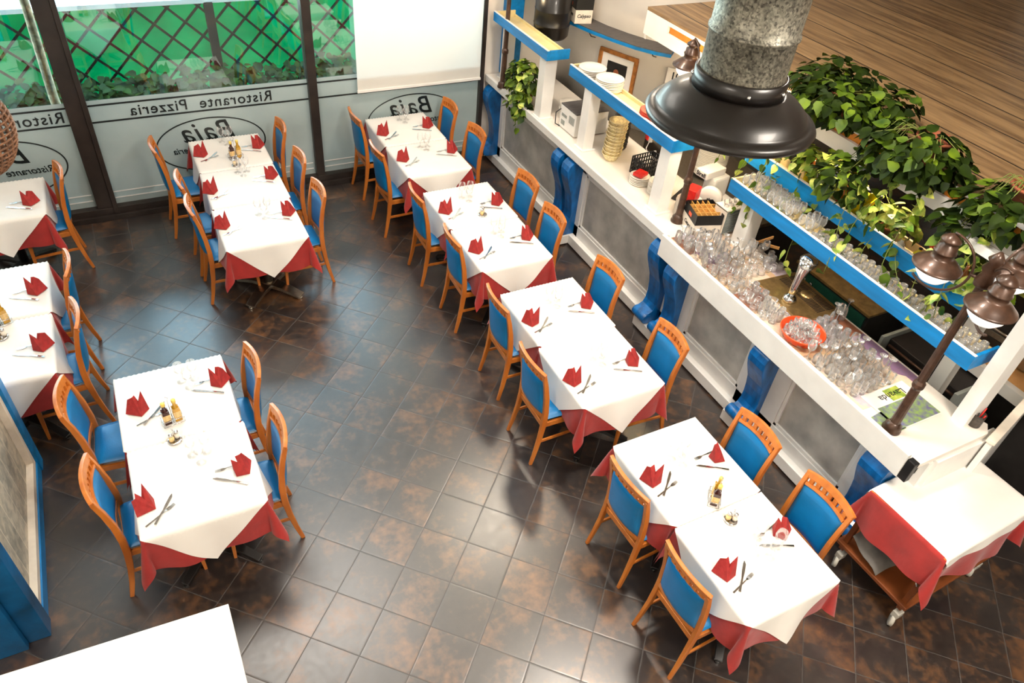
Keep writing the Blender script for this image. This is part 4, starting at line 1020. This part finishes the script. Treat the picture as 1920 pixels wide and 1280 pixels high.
# drip tray, beer tap, bowl
dt = thing('drip_tray', 'brass coloured drip tray with perforated grille set in the worktop', 'tray', (4.41, 3.0, 1.095), -.05)
MB().box(-.20, .22, -.28, .27, 0, .022).build('tray_pan', M['gold_steel'], dt, bevel=.004)
q = MB()
for k in range(30):
    if 11 < k < 17:
        q.box(.01, .035, -.23+k*.0155, -.223+k*.0155, .022, .0235); q.box(.165, .19, -.23+k*.0155, -.223+k*.0155, .022, .0235)
    else:
        q.box(.01, .095, -.23+k*.0155, -.223+k*.0155, .022, .0235); q.box(.105, .19, -.23+k*.0155, -.223+k*.0155, .022, .0235)
q.build('grille_slots', M['kitchen_dark'], dt)
MB().lathe([(.055, .022), (.055, .0245), (.001, .0245)], 28, (.1, -.015, 0), cap0=False).build('rinser_disc', M['gold_steel'], dt)
bt = thing('beer_tap', 'chrome beer tower leaning up from the drip tray', 'tap', (4.31, 2.98, 1.118), 0)
MB().lathe([(.055, 0), (.058, .01), (.05, .03), (.035, .045)], 28).build('foot', M['chrome'], bt)
q = MB(); pts = [(0, 0, .03), (.01, .005, .12), (.03, .012, .2), (.055, .02, .27), (.075, .025, .33)]
q.tube(pts, [.034, .030, .034, .05, .07], 20); q.build('tower', M['chrome'], bt)
MB().lathe([(.069, 0), (.075, .02), (.05, .05), (.001, .055)], 24, mtx=Matrix.Translation((.077, .026, .325)) @ Matrix.Rotation(.25, 4, 'Y')).build('cap', M['chrome'], bt)
ob = thing('orange_bowl', 'orange plastic bowl heaped with small clear glasses on the bar', 'bowl', (4.07, 2.60, 1.095))
MB().lathe([(.001, .003), (.11, .003), (.13, .015), (.16, .07), (.163, .085), (.166, .085), (.17, .08), (.165, .075)], 36, cap0=False, cap1=False).build('bowl_shell', M['orange'], ob)
rnd = random.Random(5); gl = 'small clear glasses piled in the orange bowl'
for ring_, nn_, z in ((.115, 11, .02), (.06, 6, .015), (0, 1, .015), (.085, 8, .065), (.03, 3, .065), (.04, 4, .105)):
    for k in range(nn_):
        a = 2*pi*k/nn_+ring_*9; glass('cup', 'small_glass', (4.07+ring_*cos(a), 2.60+ring_*sin(a), 1.095+z), gl, 'glass', 'glasses in the orange bowl', tiltv=(rnd.uniform(-.4, .4), rnd.uniform(-.4, .4), 0))
# glasses on the worktop
cnt = 0; rnd = random.Random(11)
def blocked(x, y):
    if 4.17 < x and 2.66 < y < 3.33: return True
    if (x-4.07)**2+(y-2.60)**2 < .215**2: return True
    if x > 4.14 and y > 3.88: return True
    if (x-4.17)**2+(y-4.28)**2 < .1**2: return True
    if x > 4.36 and y > 3.62: return True
    if x > 4.40 and y < 2.6: return True
    if y < 1.95+.25*(x-3.95)*0 or (x > 4.35 and y < 2.0): return True
    return False
y = 1.93; row = 0
while y < 4.07:
    x = 3.955+(.037 if row % 2 else 0)
    while x < 4.57:
        if not blocked(x, y) and cnt < 250:
            kind = rnd.choice(('wine', 'wine', 'flute', 'tumbler', 'tumbler', 'cup', 'cup')) if y < 2.75 or y > 3.5 else rnd.choice(('tumbler', 'cup', 'cup'))
            half = 'between the orange bowl and the lavender sign' if y < 2.6 else ('beside the drip tray' if y < 3.4 else 'at the carton end of the printed worktop')
            nm = {'wine': 'wine_glass', 'flute': 'champagne_flute', 'tumbler': 'water_glass', 'cup': 'short_glass'}[kind]
            h = {'wine': .162, 'flute': .19, 'tumbler': .09, 'cup': .05}[kind]
            fl = rnd.random() < .5
            glass(kind, nm, (x+rnd.uniform(-.004, .004), y+rnd.uniform(-.004, .004), 1.0955), 'clear '+nm.replace('_', ' ')+(' turned upside down' if fl else ' standing upright')+' '+half, 'glass', 'glasses crowded on the bar', flip=fl, h=h)
            cnt += 1
        x += .068
    y += .060; row += 1
# glasses on the third shelf
for i in range(31):
    for j in range(3):
        y = 1.68+i*.0735; x = 4.425+j*.07
        if i in (22, ) : continue
        k = 'tumbler' if i < 20 else 'wine'
        glass(k, 'shelf_glass', (x+rnd.uniform(-.003, .003), y+rnd.uniform(-.003, .003), 1.566), 'clear '+('tumblers' if k == 'tumbler' else 'stemmed glasses')+' in rows on the blue fronted glass shelf', 'glass', 'glasses on the overhead glass shelf', flip=(k == 'tumbler'), h=.09)
# bottles on back shelf
def bottle(x, y, z, m_, lab, h=.26, r=.034, label_m=None, cap='kitchen_dark'):
    t = thing('drinks_bottle', lab, 'bottle', (x, y, z), 0, 'bottles on the back shelf')
    MB().lathe([(r, 0), (r, h*.58), (r*.9, h*.65), (r*.38, h*.78), (r*.34, h*.93)], 18).build('bottle_body', M[m_], t)
    MB().lathe([(r*.4, h*.92), (r*.4, h), (r*.36, h*1.01)], 12).build('cap', M[cap], t)
    if label_m: MB().lathe([(r*1.02, h*.15), (r*1.02, h*.45)], 18, cap0=False, cap1=False).build('paper_label', M[label_m], t)
BT = [(3.95, 'bottle_dark', 'label_paper', 'dark bottle with tan label at the far end of the back shelf'), (3.78, 'bottle_dark', None, 'plain black bottle second from the far end of the back shelf'), (3.62, 'bottle_amber', 'yellow', 'amber bottle with yellow label among the leaves'), (3.42, 'bottle_dark', 'paper', 'dark bottle with white label below the yellow wrapping'), (3.24, 'bottle_amber', 'liquid_red', 'amber bottle with red label on the back shelf'), (2.95, 'bottle_dark', None, 'plain dark bottle in the middle of the back shelf'), (2.62, 'bottle_clear', None, 'pale bottle leaning by the yellow tin on the back shelf'), (2.48, 'yellow', 'ink', 'short yellow tin with black letters on the back shelf'), (2.3, 'bottle_clear', 'liquid_red', 'pale bottle with red label behind the lamp globe'), (2.12, 'bottle_amber', 'paper', 'amber bottle with white label at the near end of the back shelf')]
for i, (y, m_, lm, lab) in enumerate(BT):
    bottle(4.80+.02*((i % 3)-1), y, 1.698, m_, lab, h=.12 if 'tin' in lab else .24+.02*(i % 3), label_m=lm, cap='cap' if i % 3 == 0 else 'kitchen_dark')
tag(MB().lathe([(.05, 0), (.06, .10), (.062, .11)], 20).build('tan_jar', M['label_paper'], loc=(4.76, 4.10, 1.698)), 'tan stoneware jar at the far end of the back shelf under the lamp', 'jar')
q = MB(); rnd2 = random.Random(3)
for k in range(7):
    a = k*.9; b0 = Vector((0, 0, .02)); t0 = Vector((.11*cos(a), .11*sin(a), .20+.05*(k % 3))); s0 = Vector((-sin(a), cos(a), 0))*.05
    q.add([b0-s0*.3, b0+s0*.3, t0+s0, t0-s0, (t0+b0)/2+Vector((0, 0, .03))], [(0, 1, 4), (1, 2, 4), (2, 3, 4), (3, 0, 4)], False)
tag(q.build('yellow_paper_wrap', M['yellow'], loc=(4.80, 3.08, 1.698), solid=.002), 'crumpled yellow paper wrapping standing on the back shelf', 'paper')
q = MB()
for k in range(5):
    a = k*1.3; b0 = Vector((0, 0, .02)); t0 = Vector((.08*cos(a), .08*sin(a), .16+.03*(k % 3))); s0 = Vector((-sin(a), cos(a), 0))*.03
    q.add([b0-s0*.3, b0+s0*.3, t0+s0, t0-s0], [(0, 1, 2, 3)], False)
tag(q.build('red_flower', M['liquid_red'], loc=(4.86, 2.40, 1.698), solid=.002), 'red paper flower petals showing between the leaves over the back shelf', 'flower')

# sign, pen holder
M['lavender'] = pmat('lavender_print', (104, 92, 150), .5, scale=26, rgb2=(150, 180, 84), detail=8)
sg = thing('lavender_sign', 'flat printed sheet lettered Lavanda with a lavender field, at the lamp pole', 'sign', (4.24, 1.79, 1.0955), 0)
MB().box(-.21, .21, -.17, .17, 0, .003).build('sheet', M['paper'], sg)
MB().box(-.19, .21, -.165, .035, .003, .0036).build('lavender_picture', M['lavender'], sg)
MB().box(-.02, .12, .045, .15, .003, .0035).build('green_strip', M['leaf_light'], sg)
text_mesh('Lavanda', .075, M['ink'], 'lettering', sg, Matrix.Translation((.02, .095, .0040)) @ Matrix.Rotation(pi, 4, 'Z'), bold=.0005, ext=.0003)
tag(MB().box(-.09, .09, -.09, .09, 0, .003).build('lavender_card', M['lavender'], loc=(4.0, 1.70, 1.0955), rotz=.1), 'small flat lavender print at the apron edge left of the lamp pole', 'card')
ph_ = thing('pen_holder', 'black mesh pen holder on the near corner of the bar', 'pen holder', (4.58, 1.46, 1.093))
MB().lathe([(.04, 0), (.042, .002), (.042, .095), (.044, .1), (.040, .1), (.039, .004)], 20).build('mesh_cup', M['dark_cup'], ph_)
for k, (m_, cn) in enumerate((('red_pack', 'red'), ('blue_paint', 'blue'), ('ink', 'black'), ('red_pack', 'short red'))):
    a = k*1.6; q = MB().tube([(4.58+.015*cos(a), 1.46+.015*sin(a), 1.10), (4.58+.032*cos(a), 1.46+.032*sin(a), 1.235-.01*k)], .005, 6)
    tag(q.build('pen', M[m_]), cn+' pen standing in the black mesh holder', 'pen')

# white saloon door at the right
dd = thing('saloon_door', 'worn white low door at the right end of the bar', 'door', (4.55, 1.30, 0), atan2(.22, .9))
MB().box(.0, 1.1, -.02, .02, .12, 1.08).build('door_leaf', M['white_paint'], dd, bevel=.004)
MB().box(-.01, 1.11, -.03, .03, 1.08, 1.11).build('worn_top_rail', M['cardboard'], dd, bevel=.006)
tag(MB().tube([(5.0, 2.1, .45), (5.45, 1.7, .45)], .02, 10).build('brass_rail', M['gold_steel']), 'slim brass coloured rail in the dark opening at the right', 'rail')

# ------------------------------------------------------------------ lamps
def lamp_head(mb_root, x, y, z, r=.135):
    """bronze shade with opal globe, part group of a lamp thing (coords relative to root)"""
    s = MB().lathe([(r*.96, -.004), (r*1.03, .0), (r*1.03, .007), (r*.97, .012), (r*.82, .032), (r*.66, .05), (r*.52, .062), (.060, .068), (.058, .098), (.064, .102), (.064, .110), (.056, .116), (.054, .148), (.036, .156), (.035, .168), (.057, .176), (.055, .187), (.03, .208), (.008, .222)], 36, (x, y, z), cap0=False).build('lamp_shade', M['bronze'], mb_root)
    MB().lathe([(r*.76, 0), (r*.80, -.02), (r*.72, -.06), (r*.5, -.095), (r*.2, -.115), (.001, -.118)], 28, (x, y, z+.01), cap0=False, cap1=False).build('glass_globe', M['globe'], s)
def scroll_arm(root, x, y, z):
    L_ = sqrt(x*x+y*y); ux, uy = x/L_, y/L_
    pts = []
    for k in range(25):
        a = radians(90+k/24*215); q = L_+.185*cos(a)*.95; pts.append((ux*q, uy*q, z+.045+.185*sin(a)))
    MB().tube([(0, 0, z+.05), (ux*(L_-.17), uy*(L_-.17), z+.05)], .01, 8).build('arm_bracket', M['bronze'], root)
    MB().tube(pts, .008, 8).build('scroll_arm', M['bronze'], root)
def lamp_post(x, y, z0, h, lab, heads):
    t = thing('lamp_post', lab, 'lamp', (x, y, z0), group='bronze lamp posts on the bar')
    b = MB().lathe([(.062, 0), (.062, .015), (.05, .03), (.055, .045), (.04, .06), (.034, .075)], 24); b.build('base', M['bronze'], t)
    pl = MB(); n_ = 16; vs = []
    zs = [.07, .38, .40, .43, .45, h-.12]; rs = [.033, .029, .038, .038, .027, .023]
    pl.lathe(list(zip(rs, zs)), 12, smooth=False); pl.build('pole', M['bronze'], t)
    MB().lathe([(.023, h-.12), (.045, h-.11), (.05, h-.08), (.035, h-.03), (.05, h), (.03, h+.04), (.045, h+.06), (.01, h+.11)], 24).build('finial', M['bronze'], t)
    for (hx, hy, hz) in heads:
        lamp_head(t, hx, hy, hz); scroll_arm(t, hx, hy, hz)
    return t
lamp_post(3.99, 1.655, 1.093, 1.30, 'bronze lamp post with opal globes at the near end of the bar', [(-.055, .245, 1.17), (-.11, -.15, 1.17), (.235, -.03, 1.22)])
lamp_post(4.18, 4.29, 1.093, 1.30, 'bronze lamp post behind the big black lampshade', [(.16, .52, 1.20), (.2, -.2, 1.2), (-.2, .0, 1.2)])
lamp_post(3.965, 7.44, 1.093, 1.30, 'bronze lamp post nearest the window at the bar corner', [(.05, -.25, 1.25), (.22, .1, 1.25)])

# big industrial lamp close to the camera
cx, cy, cz = 1.46, 1.41, 3.71
bl_ = thing('industrial_pendant', 'large black enamel pendant on a galvanised duct close to the viewer', 'lamp', (cx, cy, cz))
MB().lathe([(.212, -.02), (.228, -.016), (.231, -.006), (.226, .003), (.214, .006), (.205, .009), (.201, .015), (.193, .03), (.172, .048), (.148, .062), (.130, .070), (.121, .074)], 72, cap0=False, cap1=False).build('shade', M['black_metal'], bl_, solid=.003)
MB().lathe([(.1225, .072), (.1225, .115), (.1165, .117)], 64, cap0=False, cap1=False).build('collar', M['black_metal'], bl_, solid=.003)
MB().lathe([(.113, .10), (.113, .215), (.1175, .2185), (.1175, .2245), (.113, .228), (.113, .345), (.1175, .3485), (.1175, .3545), (.113, .358), (.113, .53), (.1155, .534), (.113, .54), (.113, 2.2)], 64, cap0=False, cap1=False).build('duct', M['galv'], bl_)
for a in (-2.1, -1.2, .2, 2.5): MB().sphere((.1245*cos(a), .1245*sin(a), .095), .006, 10, 6).build('screw', M['chrome'], bl_)
MB().sphere((0, 0, .03), .05, 16, 10).build('bulb', M['lampglow'], bl_)

# wicker pendant at the left edge
d_ = Matrix(R).transposed() @ Vector(((-62-960)/1374.9, (243-640)/1374.9, 1)); wp = Vector((0, 0, 4.506))+d_*2.0
wk = thing('wicker_pendant', 'woven wicker pendant shade cut off by the left edge', 'lamp', wp)
q = MB(); 
for k in range(14):
    a = k*pi/14; q.tube([(.11*cos(t)*cos(a), .11*cos(t)*sin(a), .14*sin(t)) for t in [i*2*pi/32 for i in range(32)]], .0035, 5, closed=True)
for k in range(-12, 13):
    z = .135*sin(k*pi/27); r_ = .11*cos(k*pi/27); q.tube([(r_*cos(t)*1.02, r_*sin(t)*1.02, z) for t in [i*2*pi/28 for i in range(28)]], .003, 5, closed=True)
q.build('woven_shade', M['wicker_dark'], wk)
MB().tube([(0, 0, .14), (0, 0, 5.9-wp.z)], .003, 6).build('cord', M['black_plastic'], wk)

# ------------------------------------------------------------------ plants
def trail(mb, ml, rnd, start, end, n, size, sag=.0):
    S_, E_ = Vector(start), Vector(end); pts = []
    for i in range(n+1):
        t = i/n; p = S_.lerp(E_, t)+Vector((.03*sin(t*7+start[1]*9), .03*sin(t*5+start[0]*7), sag*sin(pi*t))); pts.append(p)
    ml.tube(pts, .0025, 5)
    k = [0]
    def f(r):
        i = 1+k[0] % n; k[0] += 1; p = pts[i]; return (p.x+r.uniform(-.02, .02), p.y+r.uniform(-.02, .02), p.z), Vector((r.uniform(-1, 1), r.uniform(-1, 1), -.3)).normalized()
    leaves(mb, rnd, f, int(n*1.5), size, .7, 2)
def plant(label, x, y, z, blobs, trails, mats, leafs, seed, pot_r=.12, pot_h=.16, pot='terracotta', nl=300):
    t = thing('pothos_plant', label, 'plant', (x, y, z), group='potted pothos plants')
    MB().lathe([(pot_r*.75, 0), (pot_r, pot_h*.9), (pot_r*1.05, pot_h*.9), (pot_r*1.05, pot_h), (pot_r*.9, pot_h), (pot_r*.85, pot_h*.8)], 24).build('pot', M[pot], t)
    rnd = random.Random(seed); mb = MB(); ms = MB()
    for c, r, n_ in blobs:
        leaves(mb, rnd, blob_pts(c, r, .35), n_, leafs, .7, len(mats))
        for k in range(8):
            v = Vector((rnd.uniform(-1, 1)*r[0], rnd.uniform(-1, 1)*r[1], rnd.uniform(-.3, 1)*r[2]))*.8
            ms.tube([(0, 0, pot_h*.9), (c[0]*.5+v.x*.4, c[1]*.5+v.y*.4, max(c[2], pot_h)+.04), (c[0]+v.x, c[1]+v.y, c[2]+v.z)], .003, 5)
    mt2 = MB()
    for a, b, n_ in trails: trail(mt2, ms, rnd, a, b, n_, leafs*.85)
    mb.build('foliage', [M[q] for q in mats], t); ms.build('stems', M['stem'], t)
    if trails: mt2.build('trailing_vine', [M['leaf_light'], M['leaf']], t)
    return t
plant('bushy pothos trailing over the counter front below the first shelf', 4.03, 7.02, 1.095, [((-.02, 0, .26), (.17, .26, .2), 330), ((-.10, -.05, .02), (.10, .2, .17), 110)], [((-.1, -.1, .05), (-.13, -.12, -.28), 9)], ['leaf', 'leaf', 'leaf_dark', 'leaf_light'], .075, 21, .1, .14)
plant('large dark pothos nearest the black lamp on the canopy edge', 4.72, 3.50, 2.405, [((-.08, .05, .10), (.28, .42, .16), 420), ((.16, .2, .14), (.26, .36, .15), 200), ((.2, -.25, .1), (.26, .18, .15), 120)], [((-.2, .3, 0), (-.33, .5, -.75), 10), ((-.2, .1, 0), (-.3, .15, -.8), 12), ((-.25, .5, 0), (-.42, .62, -.62), 10), ((-.2, .2, 0), (-.35, .25, -1.05), 14)], ['leaf_dark', 'leaf_dark', 'leaf'], .082, 22)
plant('middle pothos on the canopy edge with leaves falling over the bottles', 4.74, 2.72, 2.405, [((-.12, 0, .05), (.28, .38, .17), 380), ((-.22, .35, -.28), (.12, .22, .2), 110)], [((-.2, 0, 0), (-.32, .1, -.75), 10), ((-.2, -.2, 0), (-.3, -.25, -.7), 10), ((-.2, .25, -.1), (-.42, .1, -.9), 10)], ['leaf_dark', 'leaf_dark', 'leaf'], .09, 23)
plant('right hand pothos at the canopy edge by the bronze lamps', 4.76, 2.02, 2.405, [((-.12, 0, .02), (.24, .30, .13), 240), ((-.2, .15, -.2), (.12, .2, .12), 70)], [((-.2, 0, 0), (-.42, -.05, -.7), 9), ((-.2, .15, 0), (-.36, .2, -.8), 9)], ['leaf_dark', 'leaf_dark', 'leaf'], .085, 24)
plant('variegated pothos standing among the bottles on the back shelf', 4.80, 2.79, 1.698, [((0, .0, .2), (.16, .24, .11), 90)], [((-.05, 0, .12), (-.32, -.1, -.12), 7), ((-.05, .1, .12), (-.33, .3, -.1), 7), ((-.05, -.1, .12), (-.35, -.5, -.02), 9)], ['leaf_light', 'leaf_light', 'leaf'], .085, 25, .05, .12)
plant('yellow green pothos on the far part of the back shelf', 4.80, 3.50, 1.698, [((0, 0, .24), (.18, .34, .14), 150)], [((-.05, 0, .12), (-.36, .1, -.2), 8), ((-.05, .2, .12), (-.36, .45, -.3), 9), ((-.05, -.1, .12), (-.38, -.25, -.45), 10)], ['leaf_light', 'leaf', 'leaf'], .085, 26, .05, .12)
plant('pale pothos at the near end of the back shelf by the lamp globes', 4.80, 1.95, 1.698, [((0, .05, .18), (.14, .2, .1), 70)], [((-.05, 0, .12), (-.4, -.12, -.12), 8), ((-.05, .1, .1), (-.4, .18, -.1), 8)], ['leaf_light', 'leaf_light', 'leaf'], .09, 27, .05, .1)

# ------------------------------------------------------------------ trolley
tr = thing('serving_trolley', 'wooden serving trolley on grey castors under red and white cloths', 'trolley', (4.23, 1.18, 0), .03)
MB().box(-.46, .46, -.29, .29, .76, .79).build('top_tray', M['wood'], tr, bevel=.006)
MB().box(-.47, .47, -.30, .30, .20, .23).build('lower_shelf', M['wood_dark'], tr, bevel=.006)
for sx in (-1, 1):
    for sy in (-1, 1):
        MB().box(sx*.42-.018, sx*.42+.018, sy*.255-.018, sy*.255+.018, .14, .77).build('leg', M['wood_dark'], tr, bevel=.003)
        c_ = MB().lathe([(.045, -.014), (.05, -.01), (.05, .01), (.045, .014)], 22, mtx=Matrix.Translation((sx*.43-.03, sy*.25-.02, .051)) @ Matrix.Rotation(pi/2, 4, 'X') @ Matrix.Rotation(.5, 4, 'Y')).build('castor', M['castor'], tr)
        MB().box(sx*.43-.045, sx*.43+.02, sy*.25-.045, sy*.25+.005, .085, .14).build('castor_fork', M['castor'], c_, bevel=.008)
MB().tube([(-.475, .20, .50), (-.475, -.24, .50), (-.47, -.26, .46)], .007, 8).build('side_rail', M['chrome'], tr)
q = MB(); q.grid(8, 6, lambda a, b: (-.44+a*.34, -.05+b*.26, .25+.10*b+.02*sin(a*6)+.012*sin(b*8)))
tag(q.build('grey_folded_cloth', M['grey_cloth'], loc=(4.2, 1.18, 0), solid=.006), 'grey folded cloth lying on the lower shelf of the trolley', 'cloth')
r = drape(.46, .29, False, .46+.30, .29+.34, .7925, 77, (), off=.004, amp=.04, nn=56).build('red_trolley_cloth', M['red_cloth'], loc=(4.23, 1.18, 0), rotz=.03); tag(r, 'red undercloth draped over the serving trolley', 'tablecloth', 'red tablecloths')
w = drape(.46, .29, False, .49, .40, .7965, 77, (), off=.010, amp=.04, flare=.12, foldk=.24, nn=56).build('white_trolley_cloth', M['white_cloth'], loc=(4.25, 1.18, 0), rotz=.03); tag(w, 'plain white cloth over the serving trolley, no settings on it', 'tablecloth', 'white tablecloths')

# ------------------------------------------------------------------ blue partition and marble table at the left
pt = thing('blue_partition', 'worn blue framed partition with pale planked infill at the left', 'partition', (-1.25, 3.8, 0))
def B(o): return absolute(o, pt)
q = MB(); q.box(-1.30, -1.18, 3.04, 3.16, 0, 1.5); B(q.build('near_post', M['blue_old'], bevel=.006))
q = MB(); q.box(-1.28, -1.18, 4.42, 4.53, 0, 1.5); q.box(-1.27, -1.19, 3.16, 4.42, 0, .10); q.box(-1.28, -1.18, 3.16, 4.42, 1.4, 1.5); B(q.build('frame', M['blue_paint'], bevel=.004))
B(MB().box(-1.262, -1.245, 3.16, 4.42, .10, 1.4).build('planked_panel', M['white_planks']))
q = MB(); q.box(-1.245, -1.20, 4.36, 4.42, .10, 1.4); q.box(-1.245, -1.20, 3.16, 4.36, .10, .16); B(q.build('inner_trim', M['cardboard'], bevel=.003))
B(MB().box(-2.6, -1.30, 3.0, 3.08, 0, .62).build('return_panel', M['blue_old'], bevel=.004))

mtb = thing('marble_table', 'bare pale marble topped table at the bottom left corner', 'table', (-.9, 1.6, 0))
absolute(MB().prism([(-.15, 2.245), (-1.75, 2.34), (-1.75, .9), (-.145, .9)], .90, .925).build('marble_top', M['marble'], bevel=.003), mtb)
absolute(MB().prism([(-.35, 2.1), (-1.65, 2.15), (-1.65, 1.0), (-.35, 1.0)], 0, .90).build('cabinet', M['wood_dark']), mtb)

# ------------------------------------------------------------------ light
def area(name, loc, size, power, col=(1, 1, 1), rot=(0, 0, 0), sy=None):
    l = bpy.data.lights.new(name, 'AREA'); l.energy = power; l.color = col; l.size = size
    if sy: l.shape = 'RECTANGLE'; l.size_y = sy
    o = bpy.data.objects.new(name, l); COL.objects.link(o); o.location = loc; o.rotation_euler = rot; return o
w = bpy.data.worlds.new('World'); SC.world = w; w.use_nodes = True
nt = w.node_tree; nt.nodes.clear(); N = nt.nodes.new
bg = N('ShaderNodeBackground'); wo = N('ShaderNodeOutputWorld'); tc = N('ShaderNodeTexCoord'); sp = N('ShaderNodeSeparateXYZ'); cr = N('ShaderNodeValToRGB')
nt.links.new(tc.outputs['Generated'], sp.inputs[0]); nt.links.new(sp.outputs[2], cr.inputs[0])
cr.color_ramp.elements[0].color = (.80, .86, .86, 1); cr.color_ramp.elements[1].color = (.46, .74, 1.0, 1); cr.color_ramp.elements[1].position = .8
nt.links.new(cr.outputs[0], bg.inputs[0]); bg.inputs[1].default_value = 15.0; nt.links.new(bg.outputs[0], wo.inputs[0])
area('ceiling_fill', (.6, 5.6, 5.7), 2.4, 110, (1, .93, .84))  # unseen soft fill added for the overall room light
area('ceiling_fill', (2.6, -1.2, 5.6), 1.4, 270, (1, .90, .78))  # added fill behind the viewer, clear of the floor reflections
area('ceiling_fill', (-2.4, -.6, 5.6), 1.4, 150, (1, .90, .78))  # second added fill behind the viewer, on the left
def point(name, loc, power, col, r=.05):
    l = bpy.data.lights.new(name, 'POINT'); l.energy = power; l.color = col; l.shadow_soft_size = r
    o = bpy.data.objects.new(name, l); COL.objects.link(o); o.location = loc
for (x, y, z) in ((4.34, 4.81, 2.18), (4.02, 7.2, 2.28), (4.4, 4.1, 2.15)): point('lamp_bulb', (x, y, z-.02), 26, (1, .74, .42))
area('bar_fill', (3.0, 2.6, 5.0), .4, 90, (1, .9, .78))  # added fill, placed so the bar fronts catch light
area('bar_fill', (3.4, 5.6, 4.8), .4, 60, (1, .86, .68))  # added fill for the window end of the bar
point('kitchen_fill', (4.95, 3.0, 2.25), 34, (1, .86, .66))  # added fill under the canopy to brighten the machine fronts
point('pendant_bulb', (1.46, 1.41, 3.66), 25, (1, .70, .42), .06)

vs_ = SC.view_settings; vs_.view_transform = 'Standard'; vs_.look = 'None'; vs_.gamma = 1; vs_.use_curve_mapping = False; vs_.exposure = 0.28
SC.cycles.use_denoising = True
SC.cycles.max_bounces = 8; SC.cycles.transparent_max_bounces = 24; SC.cycles.caustics_reflective = False; SC.cycles.caustics_refractive = False; SC.cycles.sample_clamp_indirect = 6
